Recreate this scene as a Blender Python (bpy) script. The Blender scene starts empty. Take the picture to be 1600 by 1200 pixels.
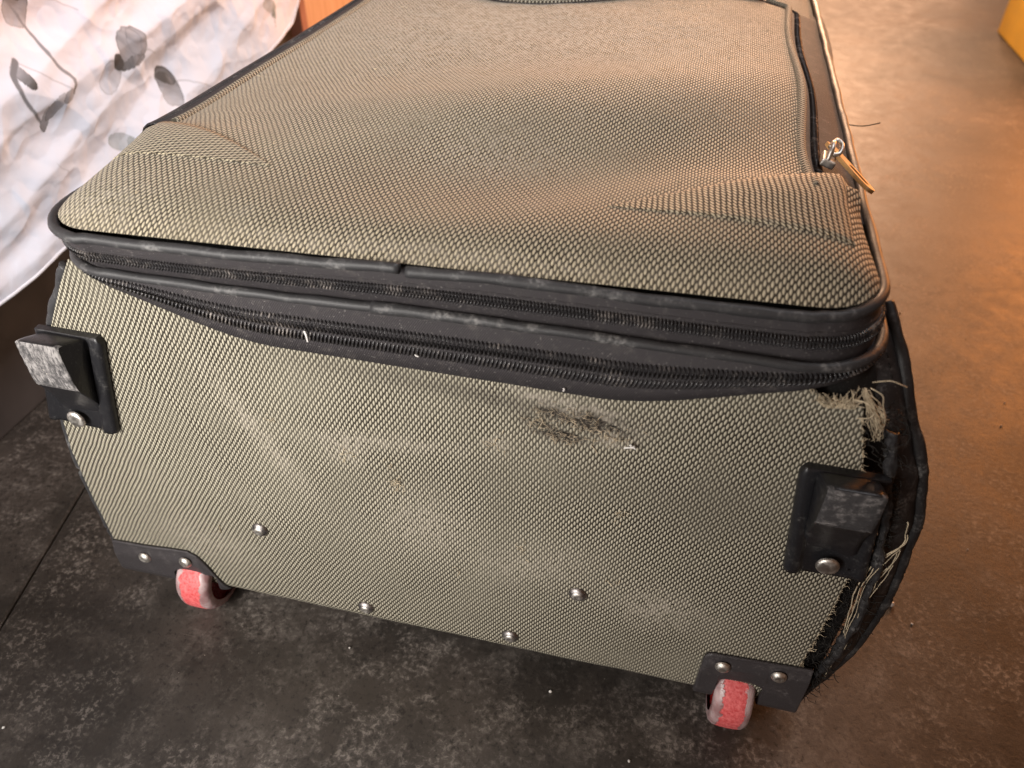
import bpy, math, random
import numpy as np
from mathutils import Matrix, Vector

random.seed(7); rng = np.random.default_rng(7)
C = bpy.context.scene.collection
FL = -0.018                       # floor level (the scene's zero is the suitcase's lower front edge)

# ------------------------------------------------------------------ camera
cam = bpy.data.cameras.new('camera'); cam_o = bpy.data.objects.new('camera', cam); C.objects.link(cam_o)
R = np.array([[0.97196928, 0.23499948, 0.00713878], [0.15426102, -0.61452876, -0.77366526], [-0.17742395, 0.7530801, -0.63355434]])
CAM = np.array([0.12478931, -0.29928909, 0.51287041])
M = Matrix.Identity(4)
for i in range(3):
    M[i][0] = R[0][i]; M[i][1] = -R[1][i]; M[i][2] = -R[2][i]; M[i][3] = CAM[i]
cam_o.matrix_world = M
cam.sensor_width = 36; cam.lens = 1207.25 / 1600 * 36
cam.clip_start = 0.01; cam.clip_end = 100
cam.dof.use_dof = True; cam.dof.focus_distance = 0.47; cam.dof.aperture_fstop = 8.5
bpy.context.scene.camera = cam_o

# ------------------------------------------------------------------ light
sc = bpy.context.scene
w = bpy.data.worlds.new('World'); sc.world = w; w.use_nodes = True
bg = w.node_tree.nodes['Background']; bg.inputs[0].default_value = (1.0, 0.46, 0.22, 1); bg.inputs[1].default_value = 0.13

def area(name, loc, target, size, power, col, sy=None, spread=180):
    l = bpy.data.lights.new(name, 'AREA'); l.energy = power; l.color = col
    l.spread = math.radians(spread); l.shape = 'RECTANGLE'; l.size = size; l.size_y = sy or size
    o = bpy.data.objects.new(name, l); C.objects.link(o); o.location = loc
    o.rotation_euler = (Vector(target) - Vector(loc)).to_track_quat('-Z', 'Y').to_euler()
    return o
area('front_fill_low', (-0.25, -0.80, 0.28), (-0.18, 0.1, 0.16), 0.35, 1.42, (1.0, 0.97, 0.94), 0.35, 115)  # added low fill for the end panel, not a window
area('front_window', (-0.40, -0.70, 0.60), (-0.15, 0.1, 0.2), 0.3, 1.7, (1.0, 0.955, 0.90), 0.3, 60)
area('overhead_sheet_fill', (0.50, 0.30, 1.60), (-0.45, 0.35, 0.2), 0.4, 2.45, (0.95, 0.96, 1.0), 0.4, 60)  # added overhead fill aimed at the sheet, no real fixture
area('warm_floor_lamp', (1.30, 1.85, 0.55), (0.5, 0.85, 0.0), 0.40, 21, (1.0, 0.33, 0.08))
area('warm_back_fill', (0.30, 2.30, 0.75), (0.1, 0.6, 0.33), 0.5, 19, (1.0, 0.58, 0.34), 0.5, 135)  # added warm fill to brighten the lid's far end and the yellow box
area('back_window', (0.55, 4.30, 1.15), (0.3, 0.5, 0.3), 1.5, 78, (1.0, 0.57, 0.34), 1.9)

sc.view_settings.view_transform = 'Standard'; sc.view_settings.look = 'None'
sc.view_settings.exposure = 0.0; sc.view_settings.gamma = 1.0
sc.view_settings.use_curve_mapping = False
sc.cycles.use_denoising = True

# ------------------------------------------------------------------ node helpers
class NT:
    def __init__(s, name):
        s.m = bpy.data.materials.new(name); s.m.use_nodes = True
        s.t = s.m.node_tree; s.n = s.t.nodes; s.l = s.t.links
        s.b = s.n['Principled BSDF']
    def node(s, t, **kw):
        n = s.n.new(t)
        for k, v in kw.items(): setattr(n, k, v)
        return n
    def put(s, sock, v):
        if hasattr(v, 'links') or isinstance(v, bpy.types.NodeSocket): s.l.new(v, sock)
        else: sock.default_value = v
    def math(s, op, a, b=None, c=None, clamp=False):
        n = s.node('ShaderNodeMath', operation=op, use_clamp=clamp)
        s.put(n.inputs[0], a)
        if b is not None: s.put(n.inputs[1], b)
        if c is not None: s.put(n.inputs[2], c)
        return n.outputs[0]
    def noise(s, vec, scale, detail=4, rough=0.55, dist=0.0):
        n = s.node('ShaderNodeTexNoise'); s.put(n.inputs['Vector'], vec)
        n.inputs['Scale'].default_value = scale; n.inputs['Detail'].default_value = detail
        n.inputs['Roughness'].default_value = rough; n.inputs['Distortion'].default_value = dist
        return n.outputs['Fac']
    def ramp(s, v, lo, hi, a=0.0, b=1.0):
        n = s.node('ShaderNodeMapRange'); n.clamp = True; n.interpolation_type = 'SMOOTHSTEP'
        s.put(n.inputs[0], v); n.inputs[1].default_value = lo; n.inputs[2].default_value = hi
        n.inputs[3].default_value = a; n.inputs[4].default_value = b
        return n.outputs[0]
    def mix(s, f, a, b, mode='MIX'):
        n = s.node('ShaderNodeMix', data_type='RGBA', blend_type=mode)
        s.put(n.inputs[0], f); s.put(n.inputs[6], a if not isinstance(a, tuple) else (*a, 1)); s.put(n.inputs[7], b if not isinstance(b, tuple) else (*b, 1))
        return n.outputs[2]
    def bump(s, h, strength, dist, normal=None):
        n = s.node('ShaderNodeBump'); s.put(n.inputs['Height'], h)
        n.inputs['Strength'].default_value = strength; n.inputs['Distance'].default_value = dist
        if normal is not None: s.l.new(normal, n.inputs['Normal'])
        return n.outputs[0]
    def geo(s): return s.node('ShaderNodeNewGeometry').outputs['Position']
    def uv(s): return s.node('ShaderNodeUVMap', uv_map='UVMap').outputs[0]
    def attr(s, name):
        n = s.node('ShaderNodeAttribute', attribute_name=name); return n
    def set(s, **kw):
        for k, v in kw.items():
            k = {'color': 'Base Color', 'rough': 'Roughness', 'metal': 'Metallic', 'normal': 'Normal', 'spec': 'Specular IOR Level', 'trans': 'Transmission Weight', 'sss': 'Subsurface Weight', 'sheen': 'Sheen Weight', 'coat': 'Coat Weight'}[k]
            s.put(s.b.inputs[k], (*v, 1) if isinstance(v, tuple) and len(v) == 3 else v)
        return s.m

PX, PY = 0.0032, 0.0025
def weave(name, dark, light, wear=False, sheen=0.03, rx=0.00066, ry=0.00190, lean=0.07):
    t = NT(name)
    uv = t.uv()
    nz = t.node('ShaderNodeTexNoise'); t.l.new(uv, nz.inputs['Vector']); nz.inputs['Scale'].default_value = 45; nz.inputs['Detail'].default_value = 2
    off = t.node('ShaderNodeVectorMath', operation='MULTIPLY_ADD'); t.l.new(nz.outputs['Color'], off.inputs[0])
    off.inputs[1].default_value = (0.0022, 0.0022, 0); t.l.new(uv, off.inputs[2])
    sp = t.node('ShaderNodeSeparateXYZ'); t.l.new(off.outputs[0], sp.inputs[0])
    ds = []
    for k in (0.0, 0.5):
        fu = t.math('SUBTRACT', t.math('FRACT', t.math('MULTIPLY_ADD', sp.outputs[0], 1 / PX, k)), 0.5)
        fv = t.math('SUBTRACT', t.math('FRACT', t.math('MULTIPLY_ADD', sp.outputs[1], 1 / (2 * PY), k)), 0.5)
        y = t.math('MULTIPLY', fv, 2 * PY)
        x = t.math('SUBTRACT', t.math('MULTIPLY', fu, PX), t.math('MULTIPLY', y, lean))
        xx = t.math('POWER', t.math('ABSOLUTE', t.math('DIVIDE', x, rx)), 1.7)
        yy = t.math('POWER', t.math('ABSOLUTE', t.math('DIVIDE', y, ry)), 1.7)
        ds.append(t.math('ADD', xx, yy))
    d = t.math('MINIMUM', ds[0], ds[1])
    pos = t.geo()
    flat = t.math('MULTIPLY', t.ramp(t.noise(pos, 13, 5, 0.62), 0.46, 0.72), 0.42)
    mask = t.math('ADD', t.math('MULTIPLY', t.ramp(d, 1.25, 0.55), t.math('SUBTRACT', 1.0, flat)), t.math('MULTIPLY', flat, 0.30))
    var = t.noise(uv, 420, 2)
    big = t.noise(pos, 9, 4)
    lc = t.mix(t.ramp(var, 0.3, 0.75), tuple(c * 0.72 for c in light), tuple(min(1, c * 1.12) for c in light))
    lc = t.mix(t.ramp(t.noise(uv, 2600, 3, 0.7), 0.35, 0.7), lc, tuple(c * 0.62 for c in light))
    col = t.mix(mask, dark, lc)
    grime = t.ramp(big, 0.42, 0.72)
    col = t.mix(t.math('MULTIPLY', grime, 0.27), col, tuple(c * 0.45 for c in light))
    dusty = t.math('MULTIPLY', t.ramp(t.noise(pos, 30, 6, 0.7), 0.56, 0.8), 0.22)
    col = t.mix(dusty, col, (0.30, 0.275, 0.24))
    h = t.ramp(d, 1.5, 0.0)
    if wear:
        a = t.attr('wear'); s3 = t.node('ShaderNodeSeparateXYZ'); t.l.new(a.outputs['Vector'], s3.inputs[0])
        fz = t.noise(pos, 900, 3)
        dust_sheen = t.math('MULTIPLY', s3.outputs[0], t.ramp(t.noise(pos, 260, 4, 0.7), 0.35, 0.65), clamp=True)  # dust; on the lid it also carries painted sheen
        col = t.mix(dust_sheen, col, (0.43, 0.385, 0.32))
        wearm = t.math('MULTIPLY', s3.outputs[1], t.ramp(t.noise(pos, 300, 5, 0.7), 0.34, 0.50), clamp=True)
        col = t.mix(wearm, col, t.mix(t.ramp(fz, 0.45, 0.62), (0.007, 0.006, 0.005), (0.11, 0.09, 0.07)))
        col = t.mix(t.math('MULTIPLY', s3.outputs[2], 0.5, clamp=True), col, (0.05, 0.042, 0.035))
        h = t.math('MULTIPLY', h, t.math('SUBTRACT', 1.0, wearm))
    bn = t.bump(t.math('ADD', h, t.math('MULTIPLY', var, 0.35)), 0.55, 0.0008)
    return t.set(color=col, rough=t.ramp(mask, 0, 1, 0.85, 0.62), normal=bn, spec=0.3, sheen=sheen)

def vinyl(name, base, worn, amount=0.5, rough=0.42, scale=60):
    t = NT(name); p = t.geo()
    n1 = t.noise(p, scale, 6, 0.7); n2 = t.noise(p, scale * 7, 4, 0.7)
    m = t.math('MULTIPLY', t.ramp(n1, 0.62 - 0.22 * amount, 0.80 - 0.12 * amount), t.ramp(n2, 0.38, 0.62))
    col = t.mix(m, base, worn)
    col = t.mix(t.math('MULTIPLY', t.ramp(t.noise(p, 900, 2), 0.62, 0.75), 0.25 * amount), col, (0.45, 0.43, 0.41))
    bn = t.bump(t.math('ADD', n2, t.math('MULTIPLY', t.noise(p, 1500, 2), 0.4)), 0.25, 0.0006)
    return t.set(color=col, rough=t.ramp(m, 0, 1, rough, 0.75), normal=bn, spec=0.4)

def nylon(name, base):
    t = NT(name); uv = t.uv()
    wv = t.node('ShaderNodeTexWave', wave_type='BANDS', bands_direction='DIAGONAL'); t.l.new(uv, wv.inputs[0])
    wv.inputs['Scale'].default_value = 520; wv.inputs['Distortion'].default_value = 0.4; wv.inputs['Detail'].default_value = 1
    p = t.geo()
    dust = t.math('MULTIPLY', t.ramp(t.noise(p, 90, 6, 0.75), 0.52, 0.78), 0.42)
    col = t.mix(wv.outputs['Fac'], base, tuple(c * 1.8 for c in base))
    col = t.mix(dust, col, (0.20, 0.18, 0.165))
    col = t.mix(t.math('MULTIPLY', t.ramp(t.noise(p, 900, 2), 0.64, 0.74), 0.5), col, (0.35, 0.33, 0.31))
    return t.set(color=col, rough=0.7, normal=t.bump(wv.outputs['Fac'], 0.4, 0.0004), spec=0.35)

def plain(name, base, rough=0.5, metal=0.0, var=0.25, scale=80, bump=0.1, spec=0.5):
    t = NT(name); p = t.geo(); n = t.noise(p, scale, 5, 0.65)
    col = t.mix(t.ramp(n, 0.3, 0.75), tuple(c * (1 - var) for c in base), tuple(min(1, c * (1 + var)) for c in base))
    return t.set(color=col, rough=t.ramp(n, 0.3, 0.7, max(0, rough - 0.08), min(1, rough + 0.1)), metal=metal, normal=t.bump(n, bump, 0.001), spec=spec)

DARK, LIGHT = (0.024, 0.0190, 0.0125), (0.60, 0.555, 0.43)
M_panel = weave('olive_beige_weave_end', DARK, LIGHT, wear=True)
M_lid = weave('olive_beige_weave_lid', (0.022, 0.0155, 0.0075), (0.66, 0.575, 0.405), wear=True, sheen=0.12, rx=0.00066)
M_side = weave('olive_beige_weave_side', DARK, LIGHT)
M_vinyl = vinyl('scuffed_black_vinyl', (0.034, 0.034, 0.036), (0.26, 0.255, 0.25), 0.50, 0.50)
M_torn = vinyl('torn_black_vinyl', (0.022, 0.021, 0.022), (0.16, 0.155, 0.15), 0.7, 0.5, 90)
M_board = vinyl('black_backing_board', (0.008, 0.0075, 0.007), (0.03, 0.027, 0.025), 0.5, 0.9, 120)
M_nylon = nylon('black_nylon_tape', (0.026, 0.0232, 0.025))
M_coil = vinyl('black_zip_coil', (0.034, 0.033, 0.035), (0.36, 0.32, 0.29), 0.62, 0.24, 38)
M_plastic = vinyl('black_moulded_plastic', (0.014, 0.014, 0.016), (0.07, 0.068, 0.066), 0.45, 0.33, 70)
M_bracket = vinyl('dark_grey_wheel_bracket', (0.040, 0.036, 0.038), (0.10, 0.09, 0.09), 0.5, 0.42, 60)
M_steel = plain('rivet_steel', (0.68, 0.65, 0.60), 0.46, 1.0, 0.2, 300, 0.15)
M_dullsteel = plain('dull_rivet_steel', (0.33, 0.31, 0.30), 0.42, 1.0, 0.3, 300, 0.25)
M_thread = plain('frayed_cream_thread', (0.56, 0.47, 0.33), 0.85, 0, 0.3, 200, 0.0, 0.2)
M_thread_dark = plain('frayed_black_thread', (0.02, 0.018, 0.016), 0.85, 0, 0.3, 200, 0.0, 0.2)
M_fuzz = plain('brown_fuzz', (0.46, 0.38, 0.27), 0.9, 0, 0.5, 300, 0.0, 0.2)
M_lint = plain('white_lint', (0.75, 0.73, 0.70), 0.9, 0, 0.1, 200, 0.0, 0.2)
M_tab = plain('leather_pull_tab', (0.62, 0.36, 0.14), 0.45, 0, 0.2, 120, 0.2)

def mat_scuffed(name, lo, hi, sc3):
    t = NT(name); p = t.geo()
    mp = t.node('ShaderNodeMapping'); t.l.new(p, mp.inputs[0]); mp.inputs['Scale'].default_value = sc3; mp.inputs['Rotation'].default_value = (0, 0.35, 0)
    n1 = t.noise(p, 120, 8, 0.78, 0.2); n2 = t.noise(mp.outputs[0], 300, 6, 0.75)
    m = t.math('MULTIPLY', t.ramp(n1, lo, hi), t.ramp(n2, 0.36, 0.60))
    col = t.mix(m, (0.05, 0.048, 0.05), (0.42, 0.40, 0.39))
    col = t.mix(t.ramp(t.noise(p, 380, 3), 0.72, 0.78), col, (0.75, 0.7, 0.62))
    return t.set(color=col, rough=0.75, normal=t.bump(t.math('ADD', n1, n2), 0.9, 0.0014), spec=0.4)
M_scuff = mat_scuffed('worn_skid_face', 0.34, 0.62, (2.2, 2.2, 0.5)); M_scuff2 = mat_scuffed('lightly_worn_skid_face', 0.46, 0.72, (0.5, 2.0, 2.2))

def mat_tyre():
    t = NT('red_worn_wheel_tyre'); uv = t.uv(); s = t.node('ShaderNodeSeparateXYZ'); t.l.new(uv, s.inputs[0])
    p = t.geo(); n = t.noise(p, 170, 5, 0.65)
    e = t.math('ADD', t.math('ABSOLUTE', t.math('SUBTRACT', s.outputs[0], 0.5)), t.math('MULTIPLY', t.math('SUBTRACT', n, 0.5), 0.42))
    core = t.ramp(e, 0.305, 0.275)
    red = t.mix(t.ramp(t.noise(p, 420, 4, 0.7), 0.3, 0.7), (0.60, 0.055, 0.06), (0.82, 0.20, 0.20))
    grey = t.mix(t.ramp(t.noise(p, 75, 3, 0.5), 0.35, 0.65), (0.30, 0.17, 0.17), (0.56, 0.42, 0.42))
    col = t.mix(core, grey, red)
    return t.set(color=col, rough=t.ramp(core, 0, 1, 0.25, 0.55), normal=t.bump(t.math('ADD', n, core), 0.6, 0.001), sss=0.15)
M_tyre = mat_tyre(); M_tyre.node_tree.nodes['Principled BSDF'].inputs['Subsurface Radius'].default_value = (0.006, 0.002, 0.002)
M_hub = plain('dark_red_translucent_hub', (0.22, 0.012, 0.012), 0.25, 0, 0.3, 100, 0.05)

# ------------------------------------------------------------------ mesh helpers
def mesh_obj(name, V, F, mat, parent=None, uv=None, smooth=True, attrs=None, kind=None):
    V = np.asarray(V, dtype=np.float64).reshape(-1, 3)
    me = bpy.data.meshes.new(name)
    me.from_pydata(V.tolist(), [], F if isinstance(F, list) else F.tolist())
    if uv is not None:
        uv = np.asarray(uv, dtype=np.float32).reshape(-1, 2)
        lay = me.uv_layers.new(name='UVMap')
        vi = np.empty(len(me.loops), dtype=np.int32); me.loops.foreach_get('vertex_index', vi)
        lay.data.foreach_set('uv', uv[vi].ravel())
    if attrs:
        for k, a in attrs.items():
            at = me.attributes.new(k, 'FLOAT_VECTOR', 'POINT'); at.data.foreach_set('vector', np.asarray(a, dtype=np.float32).ravel())
    if smooth: me.polygons.foreach_set('use_smooth', [True] * len(me.polygons))
    me.materials.append(mat); me.update()
    o = bpy.data.objects.new(name, me); C.objects.link(o)
    if parent is not None: adopt(o, parent)
    if kind: o['kind'] = kind
    return o
def origin_of(p):
    m = Matrix.Translation(p.location)
    return m if p.parent is None else origin_of(p.parent) @ p.matrix_parent_inverse @ m
def adopt(o, parent):
    o.parent = parent; o.matrix_parent_inverse = origin_of(parent).inverted()
def empty(name, loc, label=None, cat=None, parent=None):
    o = bpy.data.objects.new(name, None); C.objects.link(o); o.empty_display_size = 0.02
    o.location = loc
    if parent is not None: adopt(o, parent)
    if label: o['label'] = label
    if cat: o['category'] = cat
    return o
def tag(o, label, cat): o['label'] = label; o['category'] = cat; return o

def grid_faces(nu, nv, close_u=False, flip=False, skip=None, base=0):
    I, J = np.meshgrid(np.arange(nu if close_u else nu - 1), np.arange(nv - 1))
    a = base + J * nu + I; b = base + J * nu + (I + 1) % nu; c = b + nu; d = a + nu
    Q = np.stack([a, d, c, b] if flip else [a, b, c, d], -1).reshape(-1, 4)
    return [tuple(q) for q in Q.tolist()]
def unit(v): v = np.asarray(v, float); return v / (np.linalg.norm(v, axis=-1, keepdims=True) + 1e-12)

def tube_data(P, r, sides=8, closed=False, caps=True, base=0, flat=None):
    P = np.asarray(P, float); n = len(P)
    r = np.broadcast_to(np.asarray(r, float), (n,))
    if closed: T = unit(np.roll(P, -1, 0) - np.roll(P, 1, 0))
    else: T = unit(np.gradient(P, axis=0))
    ref = np.array([0, 0, 1.0])
    A = np.cross(T, ref); bad = np.linalg.norm(A, axis=1) < 0.05
    A[bad] = np.cross(T[bad], np.array([0.3, 1.0, 0])); A = unit(A); B = np.cross(A, T)
    V = []; UV = []
    L = np.concatenate([[0], np.cumsum(np.linalg.norm(np.diff(P, axis=0), axis=1))])
    for k in range(n):
        for s in range(sides):
            a = 2 * math.pi * s / sides
            fa, fb = (1, 1) if flat is None else flat
            V.append(P[k] + r[k] * (fa * math.cos(a) * A[k] + fb * math.sin(a) * B[k])); UV.append((L[k], r[k] * a))
    F = []
    for k in range(n if closed else n - 1):
        k2 = (k + 1) % n
        for s in range(sides):
            s2 = (s + 1) % sides
            F.append((base + k * sides + s, base + k * sides + s2, base + k2 * sides + s2, base + k2 * sides + s))
    if caps and not closed:
        F.append(tuple(base + s for s in reversed(range(sides)))); F.append(tuple(base + (n - 1) * sides + s for s in range(sides)))
    return V, F, UV
def tube(name, P, r, mat, parent=None, sides=8, closed=False, kind=None, flat=None):
    V, F, UV = tube_data(P, r, sides, closed, flat=flat)
    return mesh_obj(name, V, F, mat, parent, uv=UV, kind=kind)
def tubes(name, lines, mat, parent, sides=4, kind='stuff'):
    V, F, U = [], [], []
    for P, r in lines:
        v, f, u = tube_data(P, r, sides, base=len(V)); V += v; F += f; U += u
    return mesh_obj(name, V, F, mat, parent, uv=U, kind=kind)
def smooth_line(pts, n=30):
    pts = np.asarray(pts, float); m = len(pts)
    t = np.linspace(0, m - 1, n); out = []
    for q in t:
        i = min(int(q), m - 2); f = q - i
        p0, p1, p2, p3 = pts[max(i - 1, 0)], pts[i], pts[i + 1], pts[min(i + 2, m - 1)]
        out.append(0.5 * ((2 * p1) + (-p0 + p2) * f + (2 * p0 - 5 * p1 + 4 * p2 - p3) * f ** 2 + (-p0 + 3 * p1 - 3 * p2 + p3) * f ** 3))
    return np.array(out)
def sstep(a, b, x):
    t = np.clip((np.asarray(x, float) - a) / (b - a), 0, 1); return t * t * (3 - 2 * t)
def solidify(V, F, N, th, base=0):
    """closed slab from an open sheet: sheet V, pushed back by N*th"""
    V = np.asarray(V); n = len(V); V2 = np.concatenate([V, V - np.asarray(N) * th])
    E = {}
    for f in F:
        for a, b in zip(f, f[1:] + f[:1]): E[(a, b)] = 1
    G = [tuple(f) for f in F] + [tuple(n + i for i in reversed(f)) for f in F]
    for (a, b) in E:
        if (b, a) not in E: G.append((b, a, n + a, n + b))
    return V2, G
def vnoise(x, y, seed=0, oct=4):
    """cheap smooth value noise, vectorised, ~ -1..1"""
    out = 0; amp = 1; tot = 0
    for o in range(oct):
        xi = np.floor(x).astype(int); yi = np.floor(y).astype(int); fx = x - xi; fy = y - yi
        fx = fx * fx * (3 - 2 * fx); fy = fy * fy * (3 - 2 * fy)
        def h(a, b):
            s = np.sin(a * 127.1 + b * 311.7 + seed * 17.3 + o * 5.1) * 43758.5453
            return (s - np.floor(s)) * 2 - 1
        v = (h(xi, yi) * (1 - fx) + h(xi + 1, yi) * fx) * (1 - fy) + (h(xi, yi + 1) * (1 - fx) + h(xi + 1, yi + 1) * fx) * fy
        out = out + v * amp; tot += amp; amp *= 0.5; x = x * 2.03 + 3.1; y = y * 2.03 + 1.7
    return out / tot

# ------------------------------------------------------------------ floor, wall
def mat_floor():
    t = NT('dark_mottled_vinyl_floor'); p = t.geo()
    n1 = t.noise(p, 5.5, 8, 0.62, 0.6); n2 = t.noise(p, 38, 10, 0.78, 0.25); n3 = t.noise(p, 230, 7, 0.75, 0.4)
    base = t.mix(t.ramp(n1, 0.32, 0.70), (0.022, 0.0185, 0.0155), (0.072, 0.060, 0.051))
    base = t.mix(t.math('MULTIPLY', t.ramp(n2, 0.46, 0.72), t.ramp(n1, 0.30, 0.66)), base, (0.135, 0.118, 0.103))
    base = t.mix(t.math('MULTIPLY', t.math('MULTIPLY', t.ramp(n3, 0.50, 0.60), t.ramp(n2, 0.42, 0.60)), t.ramp(t.noise(p, 7.5, 5, 0.6), 0.40, 0.62, 0.12, 1.0)), base, (0.23, 0.203, 0.180))
    base = t.mix(t.math('MULTIPLY', t.ramp(n3, 0.47, 0.36), 0.75), base, (0.012, 0.010, 0.009))
    base = t.mix(t.ramp(t.noise(p, 620, 2), 0.765, 0.80), base, (0.42, 0.38, 0.33))
    for ang, th in ((0.5, 0.735), (-0.9, 0.75)):
        mp = t.node('ShaderNodeMapping'); t.l.new(p, mp.inputs[0]); mp.inputs['Rotation'].default_value = (0, 0, ang); mp.inputs['Scale'].default_value = (4, 260, 1)
        base = t.mix(t.math('MULTIPLY', t.ramp(t.noise(mp.outputs[0], 1.6, 2, 0.5), th, th + 0.03), 0.45), base, (0.22, 0.2, 0.18))
    h = t.math('ADD', t.math('MULTIPLY', n2, 0.6), n3)
    return t.set(color=base, rough=t.ramp(n2, 0.3, 0.7, 0.46, 0.64), normal=t.bump(h, 0.35, 0.0012), spec=0.5)
M_floor = mat_floor()
def quad_obj(name, pts, mat, parent=None):
    return mesh_obj(name, pts, [(0, 1, 2, 3)], mat, parent, smooth=False)
floor = quad_obj('floor', [(-6, -3, FL - 0.004), (6, -3, FL - 0.004), (6, 6, FL - 0.004), (-6, 6, FL - 0.004)], plain('floor_joint_grey', (0.10, 0.09, 0.08), 0.7))
floor['kind'] = 'structure'
# two vinyl planks that meet at a bevelled joint running past the suitcase's left side
ja, jb = np.array([-0.347, -0.027]), np.array([-0.377, 0.105]); jd = (jb - ja) / np.linalg.norm(jb - ja); jn = np.array([jd[1], -jd[0]])
def slab(name, P, th, mat, parent, bev=0.0016):
    P = np.array(P, float); c = P.mean(0); n = len(P)
    V = []; 
    nxt = np.roll(P, -1, 0); prv = np.roll(P, 1, 0)
    e1 = unit(nxt - P); e0 = unit(P - prv); nin = unit(np.stack([-(e0 + e1)[:, 1], (e0 + e1)[:, 0]], 1))
    for z, ins in ((FL - th, 0), (FL - bev * 0.8, 0), (FL, bev * 1.4)):
        V += [(*(p + nin[k] * ins), z) for k, p in enumerate(P)]
    F = []
    for l in range(2):
        for k in range(n): F.append((l * n + k, l * n + (k + 1) % n, (l + 1) * n + (k + 1) % n, (l + 1) * n + k))
    F.append(tuple(2 * n + k for k in range(n)))
    return mesh_obj(name, V, F, mat, parent, smooth=False)
g = 0.0009
A0 = ja + jn * g - jd * 2.8; A1 = ja + jn * g + jd * 5.6; B0 = ja - jn * g - jd * 2.8; B1 = ja - jn * g + jd * 5.6
slab('vinyl_plank', [A0, A0 + jn * 5.5, A1 + jn * 5.5, A1], 0.003, M_floor, floor)
slab('vinyl_plank', [B0 - jn * 3.5, B0, B1, B1 - jn * 3.5], 0.003, M_floor, floor)
wallm = plain('white_wall_paint', (0.72, 0.70, 0.68), 0.8, 0, 0.05, 30, 0.1)
def box(name, lo, hi, mat, parent=None, bev=0.003):
    lo = np.array(lo, float); hi = np.array(hi, float); import bmesh
    bm = bmesh.new(); bmesh.ops.create_cube(bm, size=1)
    for v in bm.verts: v.co = Vector([(lo[i] + hi[i]) / 2 + v.co[i] * (hi[i] - lo[i]) for i in range(3)])
    bmesh.ops.bevel(bm, geom=bm.edges[:], offset=bev, segments=2, affect='EDGES', profile=0.7)
    me = bpy.data.meshes.new(name); bm.to_mesh(me); bm.free(); me.materials.append(mat)
    o = bpy.data.objects.new(name, me); C.objects.link(o)
    if parent is not None: adopt(o, parent)
    return o
wall = box('wall', (-2.6, 1.55, FL), (-0.62, 1.68, 2.4), wallm, bev=0.002); wall['kind'] = 'structure'
box('skirting_board', (-2.6, 1.535, FL), (-0.62, 1.549, 0.06), plain('skirting_grey', (0.42, 0.39, 0.37), 0.6), wall, 0.002)

# ------------------------------------------------------------------ suitcase
case = empty('suitcase', (0, 0, FL), 'worn olive beige woven suitcase lying on its back with red wheels towards the viewer', 'suitcase')

def xt(tab, z): 
    t = np.array(tab); return np.interp(z, t[:, 0], t[:, 1])
NS, NC = 60, 14
def loop(xl, xr, yfl, yfr, yb, r, nf=140, ns=120):
    """rounded rectangle seen from above; starts at the left front corner's end, runs along the front to the right, back and round"""
    def yf(x): return yfl + (yfr - yfl) * (x - xl) / (xr - xl)
    P = []
    xs = np.linspace(xl + r, xr - r, nf)
    P += [(x, yf(x)) for x in xs]
    y0 = yf(xr)
    P += [(xr - r + r * math.sin(a), y0 + r - r * math.cos(a)) for a in np.linspace(0, math.pi / 2, NC + 2)[1:-1]]
    P += [(xr, y) for y in np.linspace(y0 + r, yb - r, ns)]
    P += [(xr - r + r * math.cos(a), yb - r + r * math.sin(a)) for a in np.linspace(0, math.pi / 2, NC + 2)[1:-1]]
    P += [(x, yb) for x in np.linspace(xr - r, xl + r, nf)]
    P += [(xl + r - r * math.sin(a), yb - r + r * math.cos(a)) for a in np.linspace(0, math.pi / 2, NC + 2)[1:-1]]
    y0 = yf(xl)
    P += [(xl, y) for y in np.linspace(yb - r, y0 + r, ns)]
    P += [(xl + r - r * math.cos(a), y0 + r - r * math.sin(a)) for a in np.linspace(0, math.pi / 2, NC + 2)[1:-1]]
    return np.array(P)
def loop_norm(P):
    T = unit(np.roll(P, -1, 0) - np.roll(P, 1, 0)); return np.stack([T[:, 1], -T[:, 0]], 1)
def at_z(P2, z): return np.column_stack([P2, np.broadcast_to(z, (len(P2),))])
def inset(P2, d): return P2 - loop_norm(P2) * d
YB = 0.80
LU = loop(-0.188, 0.219, -0.0225, -0.0015, YB, 0.032)
LL = loop(-0.195, 0.226, -0.0145, -0.0065, YB + 0.004, 0.038)
LP = loop(-0.207, 0.229, -0.0045, -0.0045, YB + 0.006, 0.045)
zP = np.full(len(LP), 0.294)
fr = LP[:, 1] < 0.12
xc = LP[:, 0] - 0.012
zP = np.where(fr, 0.2655 + 0.0285 * sstep(0.085, 0.215, np.abs(xc)) ** 1.0 + 0.004 * sstep(0.04, 0.12, LP[:, 1]), 0.2985)
zU = 0.328 + 0.0012 * np.sin(LU[:, 0] * 23 + 1)
zL = 0.304 + 0.0010 * np.sin(LL[:, 0] * 19 + 0.5)
PU, PL, PP = at_z(LU, zU), at_z(LL, zL), at_z(LP, zP)
arcU = np.concatenate([[0], np.cumsum(np.linalg.norm(np.diff(PU, axis=0), axis=1))])

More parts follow.
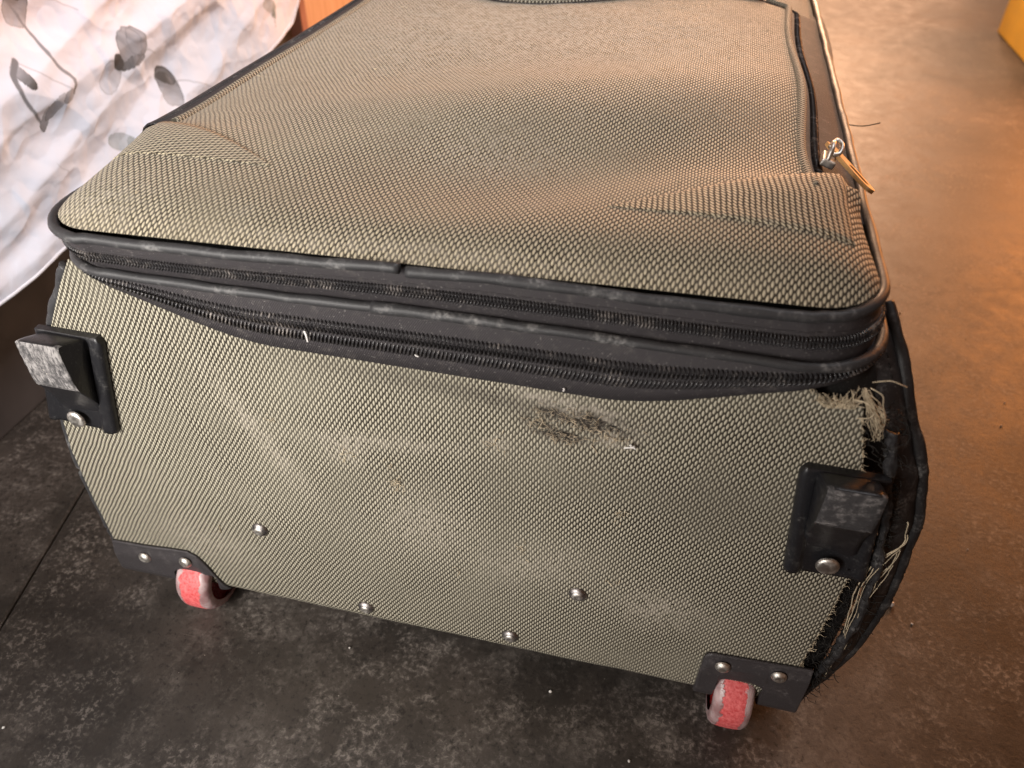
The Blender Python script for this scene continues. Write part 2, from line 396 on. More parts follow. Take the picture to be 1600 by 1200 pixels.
# --- body board (black, seen where the covering has torn away)
XL = [(-0.02, -0.240), (0.0, -0.250), (0.02, -0.2545), (0.06, -0.2555), (0.14, -0.253), (0.20, -0.243), (0.25, -0.2245), (0.28, -0.206), (0.31, -0.196)]
XR = [(-0.02, 0.243), (0.0, 0.252), (0.02, 0.257), (0.06, 0.2615), (0.14, 0.263), (0.20, 0.258), (0.25, 0.2445), (0.28, 0.230), (0.31, 0.216)]
ZC = 0.024; RB = 0.016
def panel_y(x, z):
    """front surface of the end panel: almost flat, a little slack, rounded under at the bottom edge"""
    x = np.asarray(x, float); z = np.asarray(z, float)
    zc = ZC + 0.012 * x
    under = np.clip((zc - z) / RB, 0, 1)
    y = RB * (1 - np.sqrt(np.clip(1 - under ** 2, 0, 1)))
    y = y - 0.0035 * np.clip(1 - (x / 0.26) ** 2, 0, 1) * sstep(0.02, 0.12, z) * (1 - sstep(0.2, 0.28, z))
    y = y + 0.0007 * vnoise(x * 22, z * 22, 3, 3)
    # soft vertical slack folds by the left skid and under the zip
    y = y - 0.0012 * np.exp(-(((x + 0.165) - (0.22 - z) * 0.55) / 0.006) ** 2) * sstep(0.05, 0.1, z) * (1 - sstep(0.22, 0.25, z))
    return y
levels = [-0.004, 0.004, 0.012, 0.024, 0.06, 0.14, 0.20, 0.25, 0.28, 0.31]
V = []; nl = None
for z in levels:
    yy = 0.008 + max(0, RB * (1 - math.sqrt(max(0, 1 - min(1, (ZC - z) / RB if z < ZC else 0) ** 2))))
    P2 = loop(float(xt(XL, z)), float(xt(XR, z)), yy, yy, YB, 0.014 if z < 0.2 else 0.022)
    V.append(at_z(P2, z)); nl = len(P2)
F = grid_faces(nl, len(levels), close_u=True)
F.append(tuple(reversed(range(nl))))
F.append(tuple((len(levels) - 1) * nl + k for k in range(nl)))
mesh_obj('backing_board', np.concatenate(V), F, M_board, case)
# --- woven side panels (left, right and head end)
def side_strip(name, sel):
    Vs, U = [], []
    lv = [0.002, 0.012, 0.03, 0.06, 0.10, 0.14, 0.17, 0.20, 0.225, 0.25, 0.265, 0.28, 0.295, 0.303]
    for z in lv:
        P2 = loop(float(xt(XL, z)), float(xt(XR, z)), 0.008, 0.008, YB, 0.014 if z < 0.2 else 0.022)
        q = P2 + loop_norm(P2) * 0.0022; q = q[sel]
        Vs.append(at_z(q, z))
        s = np.concatenate([[0], np.cumsum(np.linalg.norm(np.diff(q, axis=0), axis=1))])
        U.append(np.column_stack([s, np.full(len(s), z)]))
    return mesh_obj(name, np.concatenate(Vs), grid_faces(sel.stop - sel.start, len(lv)), M_side, case, uv=np.concatenate(U))
nf, ns = 140, 120
side_strip('side_panel', slice(nf + NC + 3, nf + NC + ns - 2))
side_strip('side_panel', slice(2 * nf + 3 * NC + ns + 2, 2 * nf + 3 * NC + 2 * ns - 2))
side_strip('head_panel', slice(nf + NC + ns + 2, 2 * nf + 2 * NC + ns))
# support rails under the back, so that the case stands on something
for x in (-0.15, 0.15):
    tube('support_rail', smooth_line([(x, 0.09, 0.0), (x, 0.12, FL + 0.007), (x, 0.4, FL + 0.007), (x, 0.64, FL + 0.007), (x, 0.67, 0.0)], 30), 0.007, M_plastic, case)

# --- end panel (woven, torn off its piping on the right)
EL = [(-0.02, -0.2535), (0.0, -0.2545), (0.03, -0.2565), (0.09, -0.2565), (0.14, -0.2545), (0.20, -0.244), (0.25, -0.224), (0.28, -0.206), (0.30, -0.192)]
ER = [(-0.02, 0.238), (0.03, 0.240), (0.074, 0.2425), (0.126, 0.2455), (0.163, 0.2465), (0.25, 0.2295), (0.28, 0.2205), (0.292, 0.2165), (0.32, 0.212)]
def ztop_panel(x): return 0.2705 + 0.0285 * sstep(0.085, 0.215, np.abs(np.asarray(x) - 0.012)) - 0.016 * sstep(0.188, 0.206, x)
nu, nv = 330, 190
u = np.linspace(0, 1, nu); v = np.linspace(0, 1, nv) ** 0.93
UU, VV = np.meshgrid(u, v)
zz = 0.008 + (0.28 - 0.008) * VV
for _ in range(4):
    xl_, xr_ = xt(EL, zz), xt(ER, zz)
    rag = 0.0009 * vnoise(zz * 130, zz * 0 + 2, 5, 4)
    xx = xl_ + (xr_ + rag - xl_) * UU
    zz = 0.008 + (ztop_panel(xx) - 0.008) * VV
yy = panel_y(xx, zz)
zz_real = np.where(zz < 0.024 + 0.012 * xx - RB, zz, zz)
def blob(cx, cz, rx, rz, a=0.0):
    dx, dz = xx - cx, zz - cz; c, s = math.cos(a), math.sin(a)
    return np.exp(-(((dx * c + dz * s) / rx) ** 2 + ((-dx * s + dz * c) / rz) ** 2))
jx = 0.006 * vnoise(xx * 90, zz * 90, 9, 4); 
dust = 0.55 * blob(-0.047, 0.192, 0.012, 0.010) + 0.5 * blob(0.047, 0.219, 0.007, 0.006) + 1.0 * blob(0.082, 0.2535, 0.022, 0.004, -0.10) + 0.8 * blob(0.112, 0.236, 0.008, 0.004) + 0.35 * blob(0.07, 0.12, 0.04, 0.02, 0.4) + 0.35 * blob(-0.02, 0.205, 0.05, 0.006, 0.1) + 0.4 * blob(0.0, 0.14, 0.03, 0.03) + 0.45 * blob(-0.1, 0.19, 0.008, 0.05, 0.5) + 0.5 * blob(0.15, 0.1, 0.03, 0.02) + 0.3 * blob(-0.17, 0.07, 0.04, 0.02)
wr = 1.9 * blob(0.091 , 0.2455, 0.018, 0.0055, -0.12) + 1.6 * blob(0.070, 0.2385, 0.008, 0.0045) + 1.2 * blob(0.083, 0.2315, 0.012, 0.0035) + 0.8 * blob(0.109, 0.240, 0.008, 0.006) + 0.35 * blob(0.05, 0.247, 0.03, 0.004, -0.1) + 0.5 * blob(-0.015, 0.176, 0.003, 0.006)
sa_, sb_ = xx * 0.96 - zz * 0.28, xx * 0.28 + zz * 0.96
wr = np.clip(wr * (0.55 + 1.5 * vnoise(sa_ * 75, sb_ * 330, 4, 3)), 0, 1); dust = dust + 0.8 * np.clip(blob(0.09, 0.2455, 0.032, 0.012, -0.12) * (0.3 + 1.6 * vnoise(sa_ * 60 + 5, sb_ * 300, 14, 3)), 0, 1)
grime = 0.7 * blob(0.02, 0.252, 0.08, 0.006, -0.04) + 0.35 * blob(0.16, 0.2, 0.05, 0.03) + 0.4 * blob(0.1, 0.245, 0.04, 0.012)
yy = yy + 0.0015 * np.clip(wr, 0, 1) + 0.0008 * vnoise(xx * 500, zz * 500, 8, 2) * np.clip(wr, 0, 1)
XYZ = np.stack([xx, yy, zz], -1).reshape(-1, 3)
F = grid_faces(nu, nv)
Nn = np.tile(np.array([0, -1.0, 0]), (len(XYZ), 1))
arcz = zz + np.where(zz < 0.02, -(0.02 - zz) * 0.6, 0)
V2, F2 = solidify(XYZ, F, Nn, 0.0012)
uv1 = np.stack([xx, arcz], -1).reshape(-1, 2)
at1 = np.stack([np.clip(dust, 0, 1), wr, np.clip(grime, 0, 1)], -1).reshape(-1, 3)
end_panel = mesh_obj('end_panel', V2, F2, M_panel, case, uv=np.concatenate([uv1, uv1]), attrs={'wear': np.concatenate([at1, at1])})
end_panel['label'] = 'woven end panel with a worn hole below the zip and a torn right edge'

# --- black zip bands around the lid
def band(name, rows, mat):
    n = len(rows[0]); V = np.concatenate(rows); U = []
    h = 0
    for k, r_ in enumerate(rows):
        if k: h += float(np.mean(np.linalg.norm(rows[k] - rows[k - 1], axis=1)))
        U.append(np.column_stack([arcU, np.full(n, h)]))
    return mesh_obj(name, V, grid_faces(n, len(rows), close_u=True, flip=True), mat, case, uv=np.concatenate(U))
def between(A, B, f, out): 
    P = A * (1 - f) + B * f; N = loop_norm(P[:, :2]); P = P.copy(); P[:, :2] += N * out; return P
band('upper_zip_band', [between(PU, PL, f, o) for f, o in ((0.0, -0.0025), (0.18, -0.0012), (0.36, -0.0008), (0.5, -0.0008), (0.62, -0.0010), (0.8, -0.0022), (1.0, -0.0035))], M_nylon)
band('lower_zip_band', [between(PL, PP, f, o) for f, o in ((0.0, -0.005), (0.15, -0.003), (0.35, -0.001), (0.55, 0.0005), (0.8, 0.0005), (1.0, 0.0012), (1.02, -0.003))], M_nylon)
# dark stitched ridge lines on the bands
for f, o, a_, b_ in ((0.34, -0.0009, PU, PL), (0.72, -0.0018, PU, PL)):
    tube('zip_tape_seam', between(a_, b_, f, o), 0.0004, M_nylon, case, sides=5, closed=True)

# --- pipings
wob = lambda P, s, a: P + np.column_stack([a * vnoise(arcU * s, arcU * 0 + 1, 2, 2), a * vnoise(arcU * s, arcU * 0 + 4, 3, 2), a * vnoise(arcU * s, arcU * 0 + 7, 4, 2)])
brk = int(np.argmin(np.abs(PU[:140, 0] - 0.008)))
PUw = wob(PU, 40, 0.0005)
ru = 0.0027 + 0.0003 * vnoise(arcU * 60, arcU * 0, 6, 2)
n_all = len(PU)
idx = [(brk + k) % n_all for k in range(n_all)]
Pp = PUw[idx].copy()
k = np.arange(n_all)
Pp[:, 2] += 0.0012 * np.exp(-((n_all - 1 - k) / 9.0) ** 2); Pp[:, 1] -= 0.0015 * np.exp(-((n_all - 1 - k) / 9.0) ** 2)
Pp[:, 2] -= 0.0012 * np.exp(-(k / 12.0) ** 2)
up = tube('upper_piping', Pp, ru[idx], M_vinyl, case, sides=10); up['label'] = 'scuffed black piping around the lid with a break at the front'
brl = int(np.argmin(np.abs(PL[:140, 0] + 0.014)))
idx = [(brl + k) % n_all for k in range(n_all + 2)]
k = np.arange(n_all + 2)
PLw = wob(PL, 50, 0.0004)[idx]; PLw[-3:, 1] += 0.0004; rl = (0.0026 + 0.0003 * vnoise(arcU * 60, arcU * 0, 8, 2))[idx]; rl = rl + 0.0006 * np.exp(-(k / 25.0) ** 2)
tube('lower_piping', PLw, rl, M_vinyl, case, sides=10)

# --- zip coils: every tooth is a small bent loop, joined into rows
def resample(P, step, closed=True):
    Q = np.concatenate([P, P[:1]]) if closed else P
    L = np.concatenate([[0], np.cumsum(np.linalg.norm(np.diff(Q, axis=0), axis=1))])
    s = np.arange(0, L[-1], step); return np.column_stack([np.interp(s, L, Q[:, i]) for i in range(3)])
def coil(name, A, B, f0, f1, out, step, rad, lean, bulge, shift=0.0, mat=M_coil):
    """teeth span from fraction f0 to f1 between loops A and B, standing 'out' from the tape"""
    P0, P1 = between(A, B, f0, out), between(A, B, f1, out)
    L = np.concatenate([[0], np.cumsum(np.linalg.norm(np.diff(np.concatenate([P0, P0[:1]]), axis=0), axis=1))])
    s = np.arange(shift, L[-1], step)
    def samp(Q):
        Q = np.concatenate([Q, Q[:1]]); return np.column_stack([np.interp(s, L, Q[:, i]) for i in range(3)])
    a, b = samp(P0), samp(P1)
    T = unit(np.roll(a, -1, 0) - np.roll(a, 1, 0)); W = unit(b - a); N = unit(np.cross(W, T)); 
    N = np.where((N[:, 2:3] * 0 + 1) > 0, N, N)
    c2 = np.array([0.01, 0.35, 0]); outw = unit(np.column_stack([a[:, 0] - 0.015, a[:, 1] - 0.35, a[:, 2] * 0]))
    N = N * np.sign(np.sum(N * outw, axis=1))[:, None]
    V, F, U = [], [], []
    for k in range(len(s)):
        j = 1 + 0.12 * (random.random() - 0.5)
        pts = np.array([a[k] - N[k] * 0.0012, a[k] + (b[k] - a[k]) * 0.12 + N[k] * bulge * 0.75 * j + T[k] * lean * 0.12, a[k] + (b[k] - a[k]) * 0.5 + N[k] * bulge * j + T[k] * lean * 0.5, a[k] + (b[k] - a[k]) * 0.88 + N[k] * bulge * 0.75 * j + T[k] * lean * 0.88, b[k] + T[k] * lean - N[k] * 0.0012])
        v, f, uu = tube_data(pts, np.array([0.75, 1, 1.05, 1, 0.75]) * rad * j, 5, caps=False, base=len(V)); V += v; F += f; U += uu
    return mesh_obj(name, V, F, mat, case, uv=U, kind='stuff')
coil('main_zip_teeth', PL, PP, 0.36, 0.555, 0.0004, 0.00215, 0.00062, 0.0003, 0.0015)
coil('main_zip_teeth', PL, PP, 0.585, 0.76, 0.0004, 0.00215, 0.00058, -0.0010, 0.0011, 0.001)
coil('upper_zip_teeth', PU, PL, 0.41, 0.535, -0.0004, 0.00165, 0.00046, 0.0002, 0.0011)
coil('upper_zip_teeth', PU, PL, 0.56, 0.66, -0.0006, 0.00165, 0.00042, -0.0008, 0.0008, 0.0008)

# --- lid: woven pocket panel with darts
def lid_y(x, yp): return -0.0195 + 0.0205 * (np.asarray(x) + 0.188) / 0.407 + yp
def lid_lims(yp):
    yp = np.asarray(yp, float); r = 0.029
    c = np.where(yp < r, r - np.sqrt(np.clip(r * r - (r - np.minimum(yp, r)) ** 2, 0, None)), 0)
    xl = -0.1855 + c + 0.010 * sstep(0.088, 0.106, yp)
    xr = 0.2165 - c - 0.0045 * sstep(0.02, 0.085, yp) - 0.0235 * sstep(0.096, 0.112, yp)
    return xl, xr
def lid_h(x, yp):
    x = np.asarray(x, float); yp = np.asarray(yp, float)
    xl, xr = lid_lims(yp)
    dx = np.minimum(x - xl, xr - x)
    side = 1 - np.exp(-np.clip(dx, 0, 1) / 0.010)
    front = 1 - np.exp(-np.clip(yp, 0, 1) / 0.016)
    pocket = sstep(0.075, 0.105, yp)
    h = 0.3305 + 0.0130 * front * (side * (1 - pocket) + pocket * (0.75 + 0.25 * side))
    edge = sstep(0.09, 0.19, np.abs(x - 0.01))
    h = h + 0.0045 * edge * np.exp(-((yp - 0.085) / 0.035) ** 2) * (yp < 0.0999) + 0.0045 * edge * np.exp(-((0.0999 - 0.085) / 0.035) ** 2) * np.exp(-((yp - 0.0999) / 0.010)) * (yp >= 0.0999)
    h = h - 0.0015 * edge * pocket
    # the fabric sags in a hollow that runs from the front middle up towards the right
    q = (yp - 0.10) - 0.55 * (x - 0.02); s = (x - 0.02) + 0.55 * (yp - 0.10)
    h = h + 0.0085 * np.exp(-((q - 0.085) / 0.060) ** 2) * np.exp(-((s - 0.05) / 0.17) ** 2)
    h = h - 0.0075 * np.exp(-((q + 0.025) / 0.050) ** 2) * np.exp(-((s - 0.05) / 0.13) ** 2) * front
    h = h + 0.0012 * vnoise(x * 14, yp * 14, 11, 3) * front * side
    return h
YP = np.concatenate([np.linspace(0, 1, 60) ** 1.5 * 0.05, np.linspace(0.05, 0.13, 70)[1:], np.linspace(0.13, 0.505, 120)[1:]])
nu = 240
uu_ = 0.5 - 0.5 * np.cos(np.linspace(0, math.pi, nu)); uu_ = 0.6 * uu_ + 0.4 * np.linspace(0, 1, nu)
XX = np.array([lid_lims(y)[0] + (lid_lims(y)[1] - lid_lims(y)[0]) * uu_ for y in YP]); YYp = np.broadcast_to(YP[:, None], XX.shape)
# rounded far end of the pocket
def pocket_end(x): return 0.497 - 0.072 * np.exp(-((np.asarray(x) + 0.035) / 0.095) ** 2)
def pocket_yp(x, yp): return np.where(yp > 0.33, 0.33 + (yp - 0.33) / 0.175 * (pocket_end(x) - 0.33), yp)
far = sstep(0.475, 0.505, YYp); XXc = XX * (1 - 0.10 * far); YYp = pocket_yp(XXc, YYp)
ZZ = lid_h(XX, YYp); YY = lid_y(XXc, YYp)
slope = np.gradient(ZZ, axis=0) / np.maximum(np.gradient(YYp, axis=0), 1e-6)
arc = np.cumsum(np.sqrt(1 + np.clip(slope, -3, 3) ** 2) * np.gradient(YYp, axis=0), axis=0)
def lblob(cx, cy, rx, ry): return np.exp(-(((XX - cx) / rx) ** 2 + ((YYp - cy) / ry) ** 2))
lid_dust_sheen = 0.9 * lblob(0.0, 0.36, 0.22, 0.16) + 0.3 * lblob(0.02, 0.10, 0.05, 0.03) + 0.35 * lblob(-0.16, 0.02, 0.03, 0.02) + 0.3 * lblob(0.0, 0.005, 0.12, 0.006)  # pale dust, with the far lid's window sheen painted into the same mask
lid_at = np.stack([np.clip(lid_dust_sheen, 0, 1), lid_dust_sheen * 0, 0.25 * lblob(0.08, 0.06, 0.09, 0.03)], -1).reshape(-1, 3)
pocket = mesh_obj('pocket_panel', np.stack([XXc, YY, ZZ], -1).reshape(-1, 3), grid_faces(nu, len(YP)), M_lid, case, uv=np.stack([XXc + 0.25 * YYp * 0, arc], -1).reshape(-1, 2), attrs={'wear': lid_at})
pocket['label'] = 'woven front pocket panel of the lid with two sewn darts'
# lid fabric beyond the pocket
yl = np.linspace(0.43, YB + 0.02, 40); xs = np.linspace(-0.186, 0.217, 60); GX, GY = np.meshgrid(xs, yl)
GZ = 0.3315 + 0.010 * (1 - np.exp(-np.clip(np.minimum(np.minimum(GX + 0.186, 0.217 - GX), YB + 0.02 - GY), 0, 1) / 0.012)) - 0.006
mesh_obj('lid_head_panel', np.stack([GX, GY - 0.02, GZ], -1).reshape(-1, 3), grid_faces(60, 40), M_side, case, uv=np.stack([GX, GY], -1).reshape(-1, 2))
# darts: folded triangles of the same cloth at both front corners
def dart(ap, hi, lo, rot, lift):
    n = 46; V, U = [], []
    ap, hi, lo = map(np.array, (ap, hi, lo))
    for i in range(n):
        s = i / (n - 1)
        for j in range(12):
            f = j / 11
            e = lo * (1 - f) + hi * f
            bow = np.array([0, 0.006 * math.sin(math.pi * s)]) * f
            p = ap * (1 - s) + e * s + bow
            xl, xr = lid_lims(min(p[1], 0.09))
            px = min(max(p[0], xl + 0.0006), xr - 0.0006)
            z = float(lid_h(px, min(p[1], 0.0995))) + 0.0004 + lift * s * sstep(0, 1, f) - (0.006 * sstep(0.93, 1.0, s))
            V.append((px, float(lid_y(px, p[1])), z))
            a = math.radians(rot); U.append(((p[0]) * math.cos(a) - p[1] * math.sin(a), p[0] * math.sin(a) + p[1] * math.cos(a)))
    F = grid_faces(12, n); V = np.array(V)
    if (hi[0] - ap[0]) > 0: F = [tuple(reversed(f)) for f in F]
    F = [tuple(reversed(f)) for f in F]
    V2, F2 = solidify(V, F, np.tile(np.array([0, 0, 1.0]), (len(V), 1)), 0.0007)
    A = np.zeros((len(V2), 3))
    return mesh_obj('dart_fold', V2, F2, M_lid, case, uv=np.array(U + U), attrs={'wear': A})
dart((-0.088, 0.062), (-0.1835, 0.104), (-0.184, 0.058), 38, 0.0014)
dart((0.090, 0.056), (0.2095, 0.110), (0.2125, 0.040), -36, 0.0014)
# pocket edge welts, zip tapes and coil on both long sides
def pocket_edge(side):
    yp = np.linspace(0.088 if side > 0 else 0.112, 0.500, 90); xl, xr = lid_lims(np.full_like(yp, 0.2)); 
    sag = 0.0020 * np.sin(yp * 26 + side) * sstep(0.1, 0.16, yp)
    x = (xr + sag) if side > 0 else (xl + 0.0005 + sag * 0.5)
    x = x * (1 - 0.10 * sstep(0.475, 0.505, yp))
    z = lid_h(np.full_like(yp, xr[0] - 0.004 if side > 0 else xl[0] + 0.004), yp)
    z = np.minimum(z, 0.3465)
    W = np.column_stack([x, lid_y(x, yp), z - 0.0012])
    tube('pocket_welt', W, 0.0030, M_side, case, sides=10)
    lip = W + np.array([-side * 0.0062, 0, 0.0006]); tube('pocket_welt_seam', lip, 0.0007, M_nylon, case, sides=6)
    rows, U = [], []
    xo = 0.2175 if side > 0 else -0.2000
    for f in np.linspace(0, 1, 7):
        q = W.copy(); q[:, 0] = W[:, 0] * (1 - f) + xo * f + side * 0.002 * math.sin(math.pi * f)
        q[:, 2] = (W[:, 2] - 0.002) * (1 - f) + 0.3275 * f if side > 0 else W[:, 2] - 0.001 - 0.0085 * max(0, (f - 0.55) / 0.45) ** 2
        rows.append(q); U.append(np.column_stack([yp, np.full_like(yp, f * 0.03)]))
    mesh_obj('pocket_zip_tape', np.concatenate(rows), grid_faces(90, 7, flip=side < 0), M_nylon, case, uv=np.concatenate(U))
    lines = []
    for k in np.arange(0.11, 0.49, 0.0021):
        p = np.array([np.interp(k, yp, (rows[1] if side > 0 else rows[2])[:, i]) for i in range(3)]); p2 = np.array([np.interp(k, yp, (rows[2] if side > 0 else rows[5])[:, i]) for i in range(3)])
        lines.append((np.array([p - (0, 0, 0.0006), p * 0.7 + p2 * 0.3 + (0, 0, 0.0010), p * 0.3 + p2 * 0.7 + (0, 0, 0.0010), p2 - (0, 0, 0.0006)]), 0.0005))
    tubes('pocket_zip_teeth', lines, M_coil, case)
pocket_edge(1); pocket_edge(-1)
tube('pocket_welt', [(x, float(lid_y(x, float(pocket_end(x)))), 0.3440) for x in np.linspace(-0.163, 0.170, 60)], 0.0030, M_side, case)
tube('pocket_welt_seam', [(x, float(lid_y(x, float(pocket_end(x)) - 0.006)), 0.3445) for x in np.linspace(-0.160, 0.168, 60)], 0.0007, M_nylon, case)
tube('pocket_zip_edge', [(x, float(lid_y(x, float(pocket_end(x)) + 0.006)), 0.3410) for x in np.linspace(-0.160, 0.168, 60)], 0.0030, M_nylon, case)

# --- corner pipings of the end panel
lp = smooth_line([(float(xt(EL, z)) - 0.0028, 0.0045 + float(max(0, 0.012 - z)) * 0.6, z) for z in (0.004, 0.03, 0.06, 0.10, 0.14, 0.17, 0.20, 0.23, 0.25, 0.268, 0.282, 0.292)], 70)
lp[:, 0] += 0.0011 * vnoise(np.arange(70) * 0.35, np.zeros(70), 3, 3)
tube('corner_piping', lp, 0.0033 + 0.0007 * vnoise(np.arange(70) * 0.4, np.zeros(70), 5, 2), M_vinyl, case, sides=9)['label'] = 'scuffed grey black piping on the left edge of the end panel'
# right: the piping has come away and hangs off as a ragged strip
def ribbon(name, A, B, mat, th=0.0012, ragA=0.0, ragB=0.0, n=140, bulge=0.0, seed=1):
    a = smooth_line(A, n); b = smooth_line(B, n); m = 9; V, U = [], []
    k = np.arange(n)
    a = a + np.column_stack([ragA * vnoise(k * 0.16, k * 0.0, seed, 3), ragA * 0.5 * vnoise(k * 0.3, k * 0.0 + 3, seed, 3), k * 0])
    b = b + np.column_stack([ragB * vnoise(k * 0.3, k * 0.0 + 1, seed + 1, 4), ragB * 0.6 * vnoise(k * 0.3, k * 0.0 + 5, seed, 3), k * 0])
    for i in range(n):
        for j in range(m):
            f = j / (m - 1); p = a[i] * (1 - f) + b[i] * f
            p = p + np.array([0, -1, 0]) * bulge * math.sin(math.pi * f) + np.array([0.3, -1, 0]) * 0.0010 * vnoise(np.array([i * 0.12]), np.array([j * 0.7]), seed + 3, 3)[0]
            V.append(p); U.append((i * 0.002, f * 0.01))
    V = np.array(V); F = grid_faces(m, n); F = [tuple(reversed(f)) for f in F]
    V2, F2 = solidify(V, F, np.tile(np.array([0, -1.0, 0]), (len(V), 1)), th)
    return mesh_obj(name, V2, F2, mat, case, uv=np.array(U + U))
outer = [(0.2300, 0.056, 0.304), (0.2395, 0.038, 0.288), (0.2495, 0.024, 0.264), (0.2615, 0.017, 0.237), (0.271, 0.017, 0.205), (0.2755, 0.018, 0.172), (0.2785, 0.019, 0.13), (0.2755, 0.020, 0.074), (0.267, 0.021, 0.035), (0.258, 0.022, 0.008)]
op = smooth_line(outer, 120); kk = np.arange(120)
op = op + np.column_stack([0.0010 * vnoise(kk * 0.12, kk * 0, 21, 3), 0.0012 * vnoise(kk * 0.12, kk * 0, 22, 3), kk * 0])
tube('torn_piping', op, 0.0034 + 0.0007 * vnoise(kk * 0.2, kk * 0, 23, 3), M_torn, case, sides=9)['label'] = 'black piping that has come loose from the torn right edge'
ribbon('torn_piping_flange', [(x - 0.002, y - 0.003, z) for x, y, z in outer], [(float(xt(XR, z)) - 0.004, 0.0055 + 0.028 * float(sstep(0.25, 0.30, z)), z) for x, y, z in outer], M_torn, ragA=0.001, ragB=0.0020, bulge=0.003, seed=31)
ribbon('torn_lining_strip', [(0.2390, 0.0005, 0.268), (0.2470, -0.001, 0.238), (0.2550, -0.001, 0.20), (0.2610, -0.001, 0.16), (0.2625, -0.001, 0.12), (0.2590, 0.002, 0.07), (0.2530, 0.008, 0.028)],
       [(0.2350, 0.0015, 0.268), (0.2415, 0.0005, 0.238), (0.2495, 0.0005, 0.20), (0.2560, 0.0005, 0.16), (0.2570, 0.0005, 0.12), (0.2540, 0.003, 0.07), (0.2490, 0.009, 0.028)], M_torn, ragA=0.0022, ragB=0.0026, bulge=0.002, seed=41)
# light edge line of the flange seam (stitching)
sl = smooth_line([(x - 0.0065, y - 0.0068, z) for x, y, z in outer], 200); lines = []
for k in range(4, 190, 4): lines.append((sl[k:k + 3], 0.0004))
tubes('flange_stitching', lines, M_thread_dark, case)

# --- corner skids
def skid(sgn, quad, face, riv):
    """quad: inner/outer x at top and bottom of the base plate; face: x and z limits of the worn front face"""
    (xit, xot, zt), (xib, xob, zb_) = quad
    root = None
    # base plate with raised inner rib, drawn as columns across
    def px(f, z):   # f 0 inner .. 1 outer
        t_ = (zt - z) / (zt - zb_); return (xit * (1 - t_) + xib * t_) * (1 - f) + (xot * (1 - t_) + xob * t_) * f
    fs = [0, 0.0, 0.05, 0.10, 0.16, 0.20, 0.24, 0.5, 0.85, 0.90, 0.96, 1.0, 1.0]
    hs = [0.0, 0.003, 0.0052, 0.0052, 0.0052, 0.0034, 0.0022, 0.0022, 0.0022, 0.0036, 0.0036, 0.0026, 0.0]
    zs = np.linspace(zt, zb_, 30); V = []
    for iz, z in enumerate(zs):
        for f, h in zip(fs, hs):
            top = sstep(0, 0.10, (zt - z) / (zt - zb_)); hh = h + (0.0042 - h) * (1 - top) * (h > 0.0005)
            rnd = 0.0035 * (1 - sstep(0, 0.06, (zt - z) / (zt - zb_))) if f < 0.05 else 0
            x = px(f, z) - sgn * (-rnd)
            V.append((x, float(panel_y(px(min(f, 0.9), z), z)) - 0.0004 - hh, z))
    F = grid_faces(len(fs), len(zs), flip=sgn < 0)
    F = [tuple(reversed(f)) for f in F]
    n = len(fs)
    F.append(tuple(range(n)) if sgn > 0 else tuple(reversed(range(n)))); F.append(tuple(len(V) - n + k for k in (reversed(range(n)) if sgn > 0 else range(n))))
    plate = mesh_obj('corner_skid', V, F, M_plastic, case)
    for p_ in list(plate.data.polygons)[-2:]: p_.use_smooth = False
    # projecting foot: profile swept across x
    (fxi, fxo, fzt, fzb, fy) = face
    prof = [(-0.002, fzt - 0.004), (fy * 0.45, fzt - 0.0010), (fy * 0.92, fzt + 0.0012), (fy * 1.0, fzt - 0.002), (fy * 1.0, (fzt + fzb) / 2), (fy * 0.97, fzb + 0.001), (fy * 0.88, fzb - 0.0035), (fy * 0.62, fzb - 0.013), (fy * 0.38, fzb - 0.0225), (fy * 0.2, fzb - 0.033), (-0.0022, fzb - 0.044), (0.0, fzb - 0.046)]
    prof = smooth_line([(0, y, z) for y, z in prof], 48)[:, 1:]
    V = []; m = 11
    bx_i = px(0.22, fzt); bx_o = px(1.02, fzt)
    for (y, z) in prof:
        t_ = min(max(y / fy, 0), 1)
        i_ = px(0.19, z) * (1 - t_) + fxi * t_; o_ = px(0.86, z) * (1 - t_) + fxo * t_
        low = sstep(fzb - 0.010, fzb - 0.040, z)
        for j in range(m):
            f = j / (m - 1)
            rr = 0.0012 * (1 - (2 * abs(f - 0.5)) ** 8) - 0.0012
            V.append((i_ * (1 - f) + o_ * f, y - rr * 0.6, z + rr))
    F = grid_faces(m, len(prof), flip=sgn < 0); F = [tuple(reversed(f)) for f in F]
    L_, R_ = [k * m for k in range(len(prof))], [k * m + m - 1 for k in range(len(prof))]
    F.append(tuple(L_) if sgn < 0 else tuple(reversed(L_))); F.append(tuple(reversed(R_)) if sgn < 0 else tuple(R_))
    V = np.array(V)
    mid = (V[:, 2] < fzt) & (V[:, 2] > fzb - 0.004) & (V[:, 1] < fy * 0.8)
    V[mid, 1] += 0.0005 * vnoise(V[mid, 0] * 900, V[mid, 2] * 900, 3, 2)
    foot = mesh_obj('foot', V, F, M_plastic, plate)
    foot.data.materials.append(M_scuff if sgn < 0 else M_scuff2)
    for p_ in foot.data.polygons:
        c = p_.center
        if p_.index < len(F) - 2 and fzb - 0.0040 < c.z < fzt + 0.0006 and c.y < fy * 0.86: p_.material_index = 1
    for p_ in list(foot.data.polygons)[-2:]: p_.use_smooth = False
    rivet('rivet', (riv[0], float(panel_y(riv[0], riv[1])) - 0.0062, riv[1]), 0.0062, plate, M_steel, flat=True, h=0.0022)
    return plate

